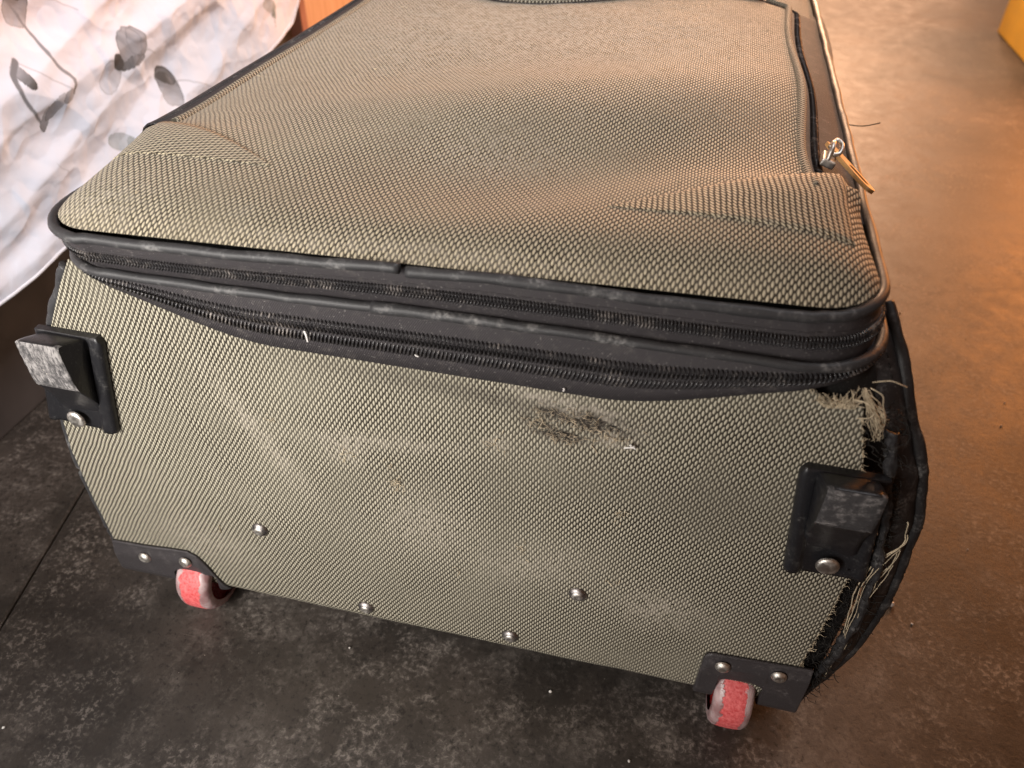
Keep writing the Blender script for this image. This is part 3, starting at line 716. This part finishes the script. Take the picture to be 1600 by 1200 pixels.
def rivet(name, loc, r, parent, mat, flat=False, nrm=(0, -1, 0), h=None):
    h = h or r * 0.55
    prof = [(1.0, 0.0), (1.0, 0.25), (0.93, 0.62), (0.80, 0.85), (0.62, 0.93), (0.3, 0.95), (0.0, 0.96)] if flat else [(1.0, 0.0), (0.97, 0.2), (0.86, 0.5), (0.66, 0.78), (0.45, 0.9), (0.36, 0.86), (0.0, 0.84)]
    S = 24; n = Vector(nrm).normalized(); q = Vector((0, 0, 1)).rotation_difference(n); V = []
    for rr, hh in prof:
        for s in range(S):
            a = 2 * math.pi * s / S; V.append(tuple(Vector(loc) + q @ Vector((rr * r * math.cos(a), rr * r * math.sin(a), hh * h - h * 0.1))))
    return mesh_obj(name, V, grid_faces(S, len(prof), close_u=True), mat, parent)
sk = skid(-1, ((-0.1875, -0.2320, 0.2500), (-0.2040, -0.2560, 0.1730)), (-0.2040, -0.2325, 0.2510, 0.2215, -0.0205), (-0.2290, 0.1815)); sk['label'] = 'black plastic corner skid on the left, its foot scraped grey'
sk = skid(1, ((0.2015, 0.2440, 0.2420), (0.2105, 0.2535, 0.1640)), (0.2130, 0.2400, 0.2440, 0.2215, -0.0205), (0.2310, 0.1755)); sk['label'] = 'black plastic corner skid on the right beside the torn edge'

# --- rivets on the end panel
for x, z in ((-0.121, 0.100), (0.099, 0.101), (-0.053, 0.030), (0.055, 0.034)):
    y0 = float(panel_y(x, z))
    ring = rivet('panel_rivet', (x, y0 - 0.0008, z), 0.0060, case, M_dullsteel, h=0.0030)
    rivet('rivet_head', (x, y0 - 0.0026, z), 0.0040, ring, M_steel, h=0.0014)

# --- wheel brackets and wheels
WY, WZ, WR, = 0.0140, 0.0115, 0.0292
def bracket(sgn, xo, inner, ztop_o, ztop_i, slot, label):
    """columns from outer edge xo to inner edge; inner = list of (x, ztop, zlow) that closes the inner end"""
    xs, zt_, zl_ = [], [], []
    s0, s1, sz = slot
    N = 110
    xin = inner[-1][0]
    for k in range(N):
        x = xo + (xin - xo) * k / (N - 1)
        f = (x - xo) / (inner[0][0] - xo)
        if f <= 1: zt0 = ztop_o + (ztop_i - ztop_o) * f; zl0 = 0.012 + 0.004 * x
        else:
            zt0 = float(np.interp(abs(x - inner[0][0]), [abs(p[0] - inner[0][0]) for p in inner], [p[1] for p in inner])); zl0 = 0.012 + 0.004 * x
        c = (s0 + s1) / 2; hw = abs(s1 - s0) / 2; d = abs(x - c) / hw
        if d < 1: zl0 = max(zl0, sz - hw * 0.55 * (1 - math.sqrt(max(0, 1 - d ** 4))) - 0.025 * (d > 0.985))
        xs.append(x); zt_.append(zt0); zl_.append(min(zl0, zt0 - 0.001))
    m = 22; V = []
    for x, a, b in zip(xs, zt_, zl_):
        for j in range(m):
            z = a + (b - a) * j / (m - 1); V.append((x, float(panel_y(np.clip(x, -0.25, 0.25), z)) - 0.0022 - 0.0022 * sstep(a - 0.0005, a - 0.012, z), z))
    F = grid_faces(m, N, flip=(sgn > 0)); 
    V2, F2 = solidify(np.array(V), F, np.tile(np.array([0, -1.0, 0]), (len(V), 1)), 0.0020)
    b_ = mesh_obj('wheel_bracket', V2, F2, M_bracket, case); b_['label'] = label
    return b_
def wheel(xc_, half, label):
    S = 56; prof = [(-1.0, 0.70), (-1.0, 0.82), (-0.93, 0.91), (-0.72, 0.975), (-0.4, 0.995), (0, 1.0), (0.4, 0.995), (0.72, 0.975), (0.93, 0.91), (1.0, 0.82), (1.0, 0.70)]
    V, U = [], []
    for k, (u_, r_) in enumerate(prof):
        for s in range(S):
            a = 2 * math.pi * s / S
            rr = WR * r_ * (1 + 0.006 * math.sin(a * 7 + xc_ * 90) * (r_ > 0.9)); V.append((xc_ + u_ * half, WY + rr * math.cos(a), WZ + rr * math.sin(a))); U.append(((u_ + 1) / 2, a / 6.28))
    root = mesh_obj('wheel', V, grid_faces(S, len(prof), close_u=True, flip=True), M_tyre, case, uv=U); root['label'] = label
    V = []; hp = [(-0.80, 0.72), (-0.55, 0.55), (-0.50, 0.25), (-0.75, 0.22), (-0.75, 0.0), (0.75, 0.0), (0.75, 0.22), (0.50, 0.25), (0.55, 0.55), (0.80, 0.72)]
    for u_, r_ in hp:
        for s in range(S):
            a = 2 * math.pi * s / S; V.append((xc_ + u_ * half, WY + WR * r_ * math.cos(a), WZ + WR * r_ * math.sin(a)))
    mesh_obj('hub', V, grid_faces(S, len(hp), close_u=True, flip=True), M_hub, root)
    tube('axle', [(xc_ - half * 1.5, WY, WZ), (xc_ + half * 1.5, WY, WZ)], 0.003, M_dullsteel, root)
bl = bracket(-1, -0.2565, [(-0.1900, 0.0520, 0), (-0.1840, 0.0490, 0), (-0.1780, 0.0380, 0), (-0.1720, 0.0240, 0), (-0.1670, 0.0145, 0)], 0.0470, 0.0530, (-0.2085, -0.1730, 0.0325), 'dark bracket holding the left wheel')
br = bracket(1, 0.2500, [(0.1880, 0.0660, 0), (0.1850, 0.0630, 0), (0.1838, 0.0580, 0), (0.1835, 0.0150, 0)], 0.0700, 0.0660, (0.1960, 0.2255, 0.0450), 'dark bracket holding the right wheel')
for x, z, p in ((-0.229, 0.0385, bl), (-0.1935, 0.0435, bl), (0.1965, 0.0580, br), (0.2310, 0.0600, br)):
    rivet('rivet', (x, float(panel_y(x, z)) - 0.0048, z), 0.0050, p, M_steel, flat=False, h=0.0030)
wheel(-0.1915, 0.0135, 'left red wheel, its tread worn pale'); wheel(0.2095, 0.0130, 'right red wheel with cracked red tread')
# housings behind the wheels
for x in (-0.195, 0.211):
    tube('wheel_housing', [(x - 0.024, 0.034, 0.018), (x + 0.024, 0.034, 0.018)], 0.022, M_board, case, sides=20)

# --- loose fibres, tears, lint
def wisp(p, d, n=7, wob_=0.3, r=0.00022, L=0.012):
    p = np.array(p, float); d = unit(np.array(d, float)); pts = [p]
    for k in range(n):
        d = unit(d + wob_ * rng.normal(size=3) * np.array([1, 0.5, 1])); p = p + d * L / n; pts.append(p)
    return (smooth_line(pts, n * 2), np.linspace(r, r * 0.6, n * 2))
lines = []
for k in range(95):                                   # fringe along the torn upper right edge of the end panel
    x = 0.196 + 0.021 * random.random() ** 0.7; z = float(ztop_panel(x)) - 0.002
    lines.append(wisp((x, float(panel_y(x, z)) - 0.001 - 0.001 * random.random(), z - 0.001), (random.uniform(-0.35, 0.35), -0.25, 1), 5, 0.22, random.uniform(0.00016, 0.00028), random.uniform(0.008, 0.017) * (0.35 + 0.65 * (x - 0.196) / 0.021)))
tubes('frayed_fringe', lines, M_thread, case)
lines = []
for k in range(32):                                    # bundle of pulled threads that hangs over the torn corner
    a = np.array((0.2165 + 0.002 * random.random(), -0.004, 0.291 + 0.003 * random.random())); b = np.array((0.2325 + random.uniform(-0.003, 0.002), 0.002, 0.2625 + random.uniform(-0.004, 0.010)))
    mid_ = (a + b) / 2 + np.array((random.uniform(-0.001, 0.005), -0.004, random.uniform(-0.003, 0.003)))
    lines.append((smooth_line([a, mid_, b], 12) + 0.0004 * rng.normal(size=(12, 3)), random.uniform(0.00014, 0.00026)))
lines.append((smooth_line([(0.2145, -0.004, 0.287), (0.218, -0.009, 0.290), (0.2225, -0.010, 0.287), (0.222, -0.008, 0.281), (0.2175, -0.007, 0.279)], 24), 0.0003))
lines.append((smooth_line([(0.219, -0.004, 0.298), (0.2245, -0.008, 0.303), (0.229, -0.008, 0.302), (0.2335, -0.004, 0.298)], 24), 0.00025))
lines.append((smooth_line([(0.2195, -0.003, 0.294), (0.2245, -0.006, 0.293), (0.2265, -0.006, 0.287), (0.2305, -0.003, 0.279)], 24), 0.00028))
tubes('pulled_thread_bundle', lines, M_thread, case)
for pts in ([(0.2625, 0.004, 0.208), (0.2655, 0.002, 0.196), (0.259, 0.0, 0.183), (0.2535, -0.001, 0.166), (0.2540, -0.001, 0.145), (0.2565, 0.000, 0.118), (0.2585, 0.002, 0.092), (0.2605, 0.006, 0.062), (0.2625, 0.010, 0.040)],
            [(0.2655, 0.002, 0.197), (0.2645, 0.002, 0.178), (0.2605, 0.001, 0.158), (0.2575, 0.001, 0.135), (0.2590, 0.001, 0.108), (0.2600, 0.003, 0.083), (0.2615, 0.008, 0.055)]):
    for rep_ in range(3):
        P_ = smooth_line(pts, 70); e_ = np.linspace(0, 1, 70) * (1 - np.linspace(0, 1, 70)) * 4
        P_ = P_ + np.column_stack([(0.0016 * vnoise(np.arange(70) * 0.16, np.zeros(70), 61 + rep_, 4) + 0.0011 * (rep_ - 1) * e_), -0.0012 * e_ * rep_, 0.0005 * vnoise(np.arange(70) * 0.3, np.zeros(70), 71 + rep_, 3)])
        tube('loose_thread', P_[rep_ * 6:70 - rep_ * 5], 0.00034 - 0.00007 * rep_, M_thread, case, sides=5)
tube('loose_thread', smooth_line([(0.230, 0.36, 0.285), (0.238, 0.34, 0.290), (0.246, 0.31, 0.300), (0.252, 0.285, 0.312)], 20), 0.0004, M_thread_dark, case, sides=5)
lines = []
for k in range(230):                                   # fuzz around the worn hole
    c = random.choice([(0.091, 0.2470, 0.017, 0.004), (0.091, 0.2440, 0.017, 0.004), (0.071, 0.2385, 0.006, 0.004), (0.085, 0.232, 0.010, 0.003), (0.107, 0.239, 0.007, 0.004)])
    x = random.gauss(c[0], c[2] * 0.7); z = random.gauss(c[1] - 0.12 * (x - 0.09), c[3] * 0.8)
    if z > float(ztop_panel(x)) - 0.008: continue
    lines.append(wisp((x, float(panel_y(x, z)) - 0.0002, z), (random.uniform(-1, 1), -0.2, random.uniform(-0.7, 0.7)), 4, 0.35, random.uniform(0.00010, 0.00022), random.uniform(0.002, 0.005)))
tubes('fuzz_at_worn_hole', lines, M_fuzz, case)
lines = []
for c in ((-0.015, 0.173, 0.005, 26), (-0.018, 0.190, 0.003, 6), (0.061, 0.135, 0.004, 10), (0.118, 0.180, 0.004, 10), (-0.047, 0.192, 0.006, 10), (0.047, 0.219, 0.005, 10), (0.02, 0.10, 0.004, 3), (-0.09, 0.21, 0.004, 4), (0.12, 0.12, 0.004, 4)):
    for k in range(c[3]):
        x, z = random.gauss(c[0], c[2] * 0.5), random.gauss(c[1], c[2] * 0.8)
        lines.append(wisp((x, float(panel_y(x, z)) - 0.0003, z), (random.uniform(-1, 1), -0.3, random.uniform(-1, 1)), 4, 0.45, random.uniform(0.00012, 0.00024), random.uniform(0.002, 0.006)))
lines.append(wisp((-0.154, float(panel_y(-0.154, 0.094)) - 0.0004, 0.094), (0.15, 0, -1), 4, 0.1, 0.0004, 0.009))
tubes('pilled_fibres', lines, M_thread, case)
lines = []
for k in range(420):                                   # black fluff at the torn edge of the board
    z = random.uniform(0.03, 0.285); x = float(xt(ER, z)) + random.uniform(-0.001, 0.018)
    lines.append(wisp((x, 0.004, z), (random.uniform(-0.3, 1), -0.7, random.uniform(-1, 1)), 6, 0.6, random.uniform(0.0002, 0.0005), random.uniform(0.005, 0.014)))
tubes('black_fluff', lines, M_thread_dark, case)
lines = []
for k in range(260):                                    # fraying of the weave's cut edge
    z = random.uniform(0.07, 0.275); x = float(xt(ER, z))
    lines.append(wisp((x - 0.001, float(panel_y(x, z)) - 0.0004, z), (1, -0.1, random.uniform(-0.5, 0.5)), 5, 0.5, random.uniform(0.00010, 0.00020), random.uniform(0.001, 0.0065) * random.random()))
tubes('frayed_edge', lines, M_thread, case)
lines = [wisp((0.1155, -0.004, 0.2335), (1, -0.2, 0.55), 5, 0.15, 0.0006, 0.007), wisp((0.118, -0.004, 0.2365), (0.8, -0.2, -0.4), 4, 0.2, 0.0009, 0.004)]
for (f, x, L) in ((0.55, -0.050, 0.006), (0.7, 0.01, 0.002), (0.9, 0.085, 0.002)):
    i0 = int(np.argmin(np.abs(PL[:140, 0] - x))); p = between(PL, PP, f, 0.002)[i0]
    lines.append(wisp(p, (0.2, -0.2, -1), 5, 0.3, 0.0007, L))
tubes('white_lint', lines, M_lint, case)
lines = []
for k in range(130):                                   # specks and lint caught in the lid's weave and on the bands
    x = random.uniform(-0.17, 0.19); yp = random.uniform(0.01, 0.4)
    lines.append(wisp((x, float(lid_y(x, yp)), float(lid_h(x, yp)) + 0.0002), (random.uniform(-1, 1), random.uniform(-1, 1), 0.1), 3, 0.3, random.uniform(0.00012, 0.00028), random.uniform(0.001, 0.003)))
tubes('lid_lint', lines, M_thread, case)

# --- zip slider and tab of the pocket, side carry handle
sl_ = empty('zip_slider', (0.203, 0.146, 0.338), parent=case)
def soft_box(name, c, d, ax, mat, parent, bev=0.001):
    """bevelled box of half-sizes d, axes ax (3 unit vectors)"""
    import bmesh
    bm = bmesh.new(); bmesh.ops.create_cube(bm, size=2)
    for v_ in bm.verts: v_.co = Vector((v_.co.x * d[0], v_.co.y * d[1], v_.co.z * d[2]))
    bmesh.ops.bevel(bm, geom=bm.edges[:], offset=bev, segments=2, affect='EDGES', profile=0.6)
    A = np.array(ax, float)
    for v_ in bm.verts: v_.co = Vector(np.array(c) + v_.co.x * A[0] + v_.co.y * A[1] + v_.co.z * A[2])
    me = bpy.data.meshes.new(name); bm.to_mesh(me); bm.free(); me.materials.append(mat)
    o = bpy.data.objects.new(name, me); C.objects.link(o); adopt(o, parent); return o
bx_ = unit(np.array([0.95, -0.1, -0.3])); by_ = unit(np.array([0.1, 1.0, 0.0])); by_ = unit(by_ - bx_ * (bx_ @ by_)); bz_ = np.cross(bx_, by_)
soft_box('slider_body', (0.2005, 0.144, 0.3375), (0.0040, 0.0065, 0.0022), (bx_, by_, bz_), M_steel, sl_)
tube('slider_bridge', smooth_line([(0.1995, 0.139, 0.339), (0.2005, 0.141, 0.345), (0.2015, 0.147, 0.3465), (0.202, 0.152, 0.341)], 14), 0.0014, M_steel, sl_, sides=7)
tube('pull_ring', smooth_line([(0.200, 0.146, 0.344), (0.2035, 0.151, 0.3465), (0.2065, 0.148, 0.345), (0.205, 0.142, 0.3425), (0.2015, 0.141, 0.342)], 18), 0.0013, M_steel, sl_, sides=7)
ta, tb = np.array([0.2015, 0.163, 0.3395]), np.array([0.2205, 0.113, 0.3352]); td = unit(tb - ta); tn = unit(np.cross(td, np.array([0.55, 0.1, 1.0]))); tz = np.cross(td, tn)
# tab with a slot: outline ring extruded
n = 40; L_ = np.linalg.norm(tb - ta); outl, inn = [], []
for k in range(n):
    a = 2 * math.pi * k / n; c_, s_ = math.cos(a), math.sin(a)
    sx = np.sign(c_) * abs(c_) ** 0.45; sy = np.sign(s_) * abs(s_) ** 0.55
    outl.append((L_ / 2 + sx * L_ / 2, sy * 0.0042)); inn.append((L_ * 0.70 + sx * L_ * 0.20, sy * 0.0018))
V = []
for h_ in (-0.0011, 0.0011):
    for ring in (outl, inn):
        for a_, b_ in ring: V.append(ta + td * a_ + tn * b_ + tz * h_)
F = []
for k in range(n):
    k2 = (k + 1) % n
    F += [(k, n + k, n + k2, k2), (2 * n + k, 2 * n + k2, 3 * n + k2, 3 * n + k), (k, k2, 2 * n + k2, 2 * n + k), (n + k, 3 * n + k, 3 * n + k2, n + k2)]
mesh_obj('pull_tab', V, F, M_tab, sl_, smooth=False)['label'] = 'tan pull tab of the pocket zip'
hp = smooth_line([(0.2215, 0.395, 0.292), (0.2270, 0.415, 0.293), (0.2325, 0.45, 0.294), (0.2345, 0.52, 0.294), (0.2325, 0.60, 0.294), (0.2265, 0.64, 0.293), (0.2215, 0.66, 0.292)], 40)
hnd = tube('side_handle', hp, 0.0085, M_nylon, case, sides=12, flat=(0.45, 1.5))
for y in (0.388, 0.667):
    soft_box('handle_mount', (0.2225, y, 0.292), (0.004, 0.016, 0.012), np.eye(3), M_plastic, hnd, 0.002)

# ------------------------------------------------------------------ bed: dark base, printed sheet
bed = empty('bed', (-0.95, 0.0, FL), 'dark brown bed base beside the suitcase, mostly under a white sheet', 'bed')
M_base = plain('dark_brown_bed_base', (0.062, 0.053, 0.050), 0.55, 0, 0.15, 20, 0.1)
box('side_board', (-0.515, -1.2, FL + 0.001), (-0.493, 0.60, 0.30), M_base, bed, 0.002)
box('end_board', (-1.45, 0.575, FL + 0.001), (-0.516, 0.60, 0.30), M_base, bed, 0.002)
box('mattress', (-1.45, -1.2, 0.30), (-0.500, 0.60, 0.47), plain('mattress_ticking', (0.7, 0.68, 0.66), 0.9), bed, 0.03)

ny, nz = 520, 330
ys = np.linspace(-0.75, 0.88, ny)
ys = np.sort(np.concatenate([np.linspace(-0.75, 0.10, 80), np.linspace(0.10, 0.66, 640)[1:], np.linspace(0.66, 0.90, 90)[1:]])); ny = len(ys)
hem = np.interp(ys, [-0.75, 0.0, 0.10, 0.17, 0.24, 0.45, 0.64, 0.715, 0.765, 0.82, 0.90], [0.140, 0.146, 0.149, 0.153, 0.161, 0.186, 0.212, 0.227, 0.255, 0.32, 0.40])
tt = np.concatenate([np.linspace(0, 1, 330), np.linspace(1, 2, 40)[1:]]); nz = len(tt)
Yg, Tg = np.meshgrid(ys, tt); Hg = np.broadcast_to(hem, Yg.shape)
ztop = 0.470
Zs = Hg + (ztop - Hg) * np.minimum(Tg, 1)
q = Zs - 0.20 * (Yg - 0.25)                     # fold coordinate: folds climb gently away from the camera
def ridge(c, w_, a, sh=1.0): 
    d = (q - c + 0.010 * np.sin(Yg * 9 + c * 60)) / w_; return a * np.exp(-np.abs(d) ** (1.5 * sh))
fold = ridge(0.262, 0.020, 0.016) + ridge(0.225, 0.018, 0.010) + ridge(0.205, 0.012, -0.004) + ridge(0.302, 0.020, 0.014) + ridge(0.345, 0.024, 0.016) + ridge(0.178, 0.016, 0.008) + ridge(0.39, 0.03, 0.012)
fold = fold * (0.7 + 0.45 * vnoise(Yg * 5, q * 9, 5, 2))
vert = 0.007 * vnoise(Yg * 9 + q * 10, Zs * 3, 6, 2) + 0.0028 * (1 - 2 * np.abs(vnoise(Yg * 12 + 8 * q, Zs * 16, 7, 2)))
crease = -0.0032 * np.abs(vnoise(Yg * 22 - 18 * q, Zs * 30, 17, 2)) + 0.0011 * np.abs(vnoise(Yg * 50, q * 70, 19, 1)) + 0.0003 * vnoise(Yg * 90, Zs * 110, 18, 2)
X = -0.478 + 0.050 * (1 - np.minimum(Tg, 1)) + fold + vert + crease
X = X + 0.010 * sstep(0.4, 0.0, Tg) * (0.4 + 0.6 * vnoise(Yg * 6, Yg * 0, 12, 2))
X = X - 0.05 * sstep(0.72, 0.90, Yg)
over = np.clip(Tg - 1, 0, 1)
X = X * 1.0 - 0.85 * over; Zt = np.where(Tg <= 1, Zs, ztop + 0.012 * np.sin(np.minimum(over * 40, math.pi / 2)) + 0.004 * vnoise(Yg * 9, over * 12, 13, 3))
X = np.where(Tg <= 1, X - 0.02 * sstep(0.85, 1.0, Tg), X - 0.02)
# print: grey poppies and leaves, a flat dye pattern in the cloth's own coordinates (y along, z up)
Yp, Zp = Yg, Zs
Yp = Yp + 0.0014 * vnoise(Yg * 110, Zs * 110, 30, 3); Zp = Zp + 0.0014 * vnoise(Yg * 110 + 9, Zs * 110, 31, 3)
ink = np.zeros_like(Yg); green = np.zeros_like(Yg)
def seg(a, b, r0, r1, val=1.0, soft=0.0008):
    global ink
    a, b = np.array(a), np.array(b); d = b - a; t_ = np.clip(((Yp - a[0]) * d[0] + (Zp - a[1]) * d[1]) / (d @ d), 0, 1)
    dist = np.hypot(Yp - a[0] - t_ * d[0], Zp - a[1] - t_ * d[1]); r_ = r0 + (r1 - r0) * t_
    ink = np.maximum(ink, val * (1 - sstep(r_ - soft, r_ + soft, dist)))
def curve(pts, r0, r1, val):
    P = smooth_line([(a, b, 0) for a, b in pts], 14)[:, :2]
    for k in range(13): seg(P[k], P[k + 1], r0 + (r1 - r0) * k / 13, r0 + (r1 - r0) * (k + 1) / 13, val)
def petal(c, rx_, rz_, ang, v0, v1, is_green=False, power=2.0):
    """filled petal, shaded from v0 at its root end to v1 at its tip"""
    global ink, green
    ca, sa = math.cos(ang), math.sin(ang); a = (Yp - c[0]) * ca + (Zp - c[1]) * sa; b = -(Yp - c[0]) * sa + (Zp - c[1]) * ca
    d = np.abs(a / rx_) ** power + np.abs(b / rz_) ** power + 0.12 * vnoise(a * 160, b * 160, 33, 2)
    m_ = 1 - sstep(0.94, 1.02, d); val = 0.16 * np.exp(-((d - 0.9) / 0.09) ** 2) + v0 + (v1 - v0) * np.clip((a / rx_ + 1) / 2, 0, 1) + 0.10 * vnoise(a * 300, b * 60, 34, 3)
    new = m_ * np.clip(val, 0, 1)
    if is_green: green = np.maximum(green, m_)
    ink = np.maximum(ink, new)
def motif(oy, oz):
    # bell-shaped open poppy outline on a long stem
    curve([(oy + 0.3104, oz + 0.360), (oy + 0.3279, oz + 0.3234), (oy + 0.3274, oz + 0.2988), (oy + 0.3377, oz + 0.2816), (oy + 0.3330, oz + 0.2700)], 0.0016, 0.0022, 0.62)
    curve([(oy + 0.2913, oz + 0.3087), (oy + 0.2765, oz + 0.2950), (oy + 0.2775, oz + 0.276), (oy + 0.2860, oz + 0.2600)], 0.0028, 0.0012, 0.70)
    petal((oy + 0.2880, oz + 0.297), 0.0111, 0.0059, 1.9, 0.92, 0.35)
    petal((oy + 0.3050, oz + 0.2665), 0.0156, 0.0059, 0.55, 0.66, 0.20); petal((oy + 0.2925, oz + 0.2600), 0.0111, 0.0050, 1.0, 0.78, 0.2)
    petal((oy + 0.3240, oz + 0.2700), 0.0097, 0.0059, 0.2, 0.62, 0.3)
    curve([(oy + 0.2913, oz + 0.3087), (oy + 0.3080, oz + 0.2920), (oy + 0.3240, oz + 0.2800), (oy + 0.3330, oz + 0.2720)], 0.0006, 0.0006, 0.35)
    # dark leaf at the left
    curve([(oy + 0.2650, oz + 0.322), (oy + 0.2760, oz + 0.335), (oy + 0.2900, oz + 0.342), (oy + 0.2980, oz + 0.360)], 0.0046, 0.0024, 0.72)
    # grey filled poppy
    petal((oy + 0.4270, oz + 0.2835), 0.0195, 0.0161, 0.75, 0.62, 0.46); petal((oy + 0.4400, oz + 0.2850), 0.0137, 0.0140, 0.9, 0.55, 0.5)
    petal((oy + 0.3870, oz + 0.2670), 0.0195, 0.0119, 3.6, 0.42, 0.16); petal((oy + 0.4240, oz + 0.2700), 0.0208, 0.0050, 0.06, 0.85, 0.55)
    petal((oy + 0.4040, oz + 0.2755), 0.0084, 0.0077, 0.3, 1.0, 0.9)
    curve([(oy + 0.4380, oz + 0.2730), (oy + 0.4520, oz + 0.2745), (oy + 0.4640, oz + 0.2670)], 0.0006, 0.0005, 0.45)
    # small bud and stem
    petal((oy + 0.4700, oz + 0.2310), 0.0195, 0.0154, 1.15, 0.30, 0.86, power=2.8)
    petal((oy + 0.4730, oz + 0.2385), 0.0137, 0.0056, -0.45, 0.92, 0.75)
    curve([(oy + 0.4830, oz + 0.2335), (oy + 0.5062, oz + 0.2267), (oy + 0.5334, oz + 0.2112)], 0.0008, 0.0006, 0.35)
    # green leaf
    petal((oy + 0.3720, oz + 0.2085), 0.0163, 0.0084, -0.35, 0.45, 0.30, True); petal((oy + 0.3795, oz + 0.2010), 0.0104, 0.0048, 1.2, 0.75, 0.5, True)
    curve([(oy + 0.3790, oz + 0.2050), (oy + 0.3760, oz + 0.1950), (oy + 0.3700, oz + 0.1830)], 0.0010, 0.0006, 0.6)
motif(-0.034, 0.0); motif(-0.42, -0.012); motif(0.30, 0.05); motif(-0.80, 0.02); motif(-0.18, 0.115); motif(0.22, 0.13)
curve([(0.245, 0.226), (0.2475, 0.2205), (0.256, 0.214)], 0.0005, 0.0005, 0.3)
ink = np.clip(ink * 1.15, 0, 1) * (Tg <= 1.0)
def mat_sheet():
    t = NT('white_printed_cotton'); a = t.attr('ink'); s = t.node('ShaderNodeSeparateXYZ'); t.l.new(a.outputs['Vector'], s.inputs[0])
    inkc = t.mix(s.outputs[1], (0.085, 0.082, 0.082), (0.17, 0.20, 0.17))
    col = t.mix(s.outputs[0], (0.75, 0.775, 0.87), inkc)
    p = t.geo(); n = t.noise(p, 130, 5, 0.6); n2 = t.noise(p, 1600, 2)
    wn = t.node('ShaderNodeTexNoise'); t.l.new(p, wn.inputs['Vector']); wn.inputs['Scale'].default_value = 12; wn.inputs['Detail'].default_value = 3
    wp = t.node('ShaderNodeVectorMath', operation='MULTIPLY_ADD'); t.l.new(wn.outputs['Color'], wp.inputs[0]); wp.inputs[1].default_value = (0.07, 0.07, 0.07); t.l.new(p, wp.inputs[2])
    hs = []
    for sc_, k_ in ((11, 1.0), (30, 0.30)):
        v = t.node('ShaderNodeTexVoronoi', feature='DISTANCE_TO_EDGE'); t.l.new(wp.outputs[0], v.inputs['Vector']); v.inputs['Scale'].default_value = sc_
        hs.append(t.math('MULTIPLY', t.ramp(v.outputs['Distance'], 0.0, 0.16), k_))
    h = t.math('ADD', t.math('ADD', hs[0], hs[1]), t.math('ADD', t.math('MULTIPLY', n, 0.5), t.math('MULTIPLY', n2, 0.04)))
    return t.set(color=col, rough=0.88, normal=t.bump(h, 0.22, 0.0026), spec=0.15)
M_sheet = mat_sheet()
V = np.stack([X, Yg, Zt], -1).reshape(-1, 3)
sheet = mesh_obj('bed_sheet', V, grid_faces(ny, nz), M_sheet, None, attrs={'ink': np.stack([ink, green, ink * 0], -1).reshape(-1, 3)})
tag(sheet, 'crumpled white bed sheet printed with grey poppies and leaves hanging over the bed side', 'bed sheet')
hemline = np.column_stack([X[0] , ys, Zt[0]]); 
tube('sheet_hem', hemline, 0.0016, plain('hem_cotton', (0.77, 0.775, 0.83), 0.88, 0, 0.03, 200, 0.1), sheet, sides=6)

# ------------------------------------------------------------------ background furniture
wood = NT('orange_varnished_wood'); pw = wood.geo()
mp = wood.node('ShaderNodeMapping'); wood.l.new(pw, mp.inputs[0]); mp.inputs['Scale'].default_value = (14, 14, 1.5)
wn = wood.noise(mp.outputs[0], 5, 6, 0.6, 1.0)
wood.set(color=wood.mix(wood.ramp(wn, 0.3, 0.7), (0.66, 0.38, 0.21), (0.80, 0.52, 0.33)), rough=0.45, normal=wood.bump(wn, 0.1, 0.001))
M_wood = wood.m
cab = empty('wooden_cabinet', (-0.9, 1.2, FL), 'orange wooden cabinet behind the bed corner', 'cabinet')
box('front_panel', (-1.40, 1.012, FL + 0.03), (-0.5835, 1.022, 0.80), M_wood, cab, 0.001)
box('carcass', (-1.40, 1.023, FL + 0.001), (-0.5600, 1.40, 0.80), M_wood, cab, 0.002)
box('corner_post', (-0.5815, 0.998, FL + 0.001), (-0.5580, 1.021, 0.82), plain('red_brown_post', (0.40, 0.17, 0.11), 0.4, 0, 0.15, 30), cab, 0.004)
box('top_board', (-1.43, 0.985, 0.821), (-0.545, 1.41, 0.845), M_wood, cab, 0.003)

yb_ = empty('yellow_box', (1.05, 1.81, FL), 'plain yellow cardboard box on the floor, cut off by the upper right corner', 'box')
M_yel = plain('yellow_cardboard', (0.90, 0.56, 0.06), 0.6, 0, 0.06, 25, 0.05)
box('carton', (0.820, 1.665, FL + 0.001), (1.30, 1.965, 0.22), M_yel, yb_, 0.004)
for y0, y1 in ((1.666, 1.813), (1.817, 1.964)): box('lid_flap', (0.821, y0, 0.2205), (1.299, y1, 0.224), M_yel, yb_, 0.001)

# crumbs and grit on the floor
lines = []
for x, y, r_ in [(0.340, 0.134, 0.0022), (0.352, 0.118, 0.0008)] + [(random.uniform(-0.45, 0.75), random.uniform(-0.15, 1.2), random.uniform(0.0004, 0.0011)) for _ in range(70)]:
    a = random.uniform(0, 6.28); lines.append((np.array([(x, y, FL + r_ * 0.6), (x + r_ * math.cos(a), y + r_ * math.sin(a), FL + r_ * 1.0), (x + 2 * r_ * math.cos(a), y + 2 * r_ * math.sin(a), FL + r_ * 0.6)]), np.array([0.5, 1, 0.4]) * r_))
cr = tubes('floor_crumbs', lines, M_lint, None, sides=6); cr['label'] = 'pale crumbs and grit scattered over the dark floor'; cr['category'] = 'crumbs'
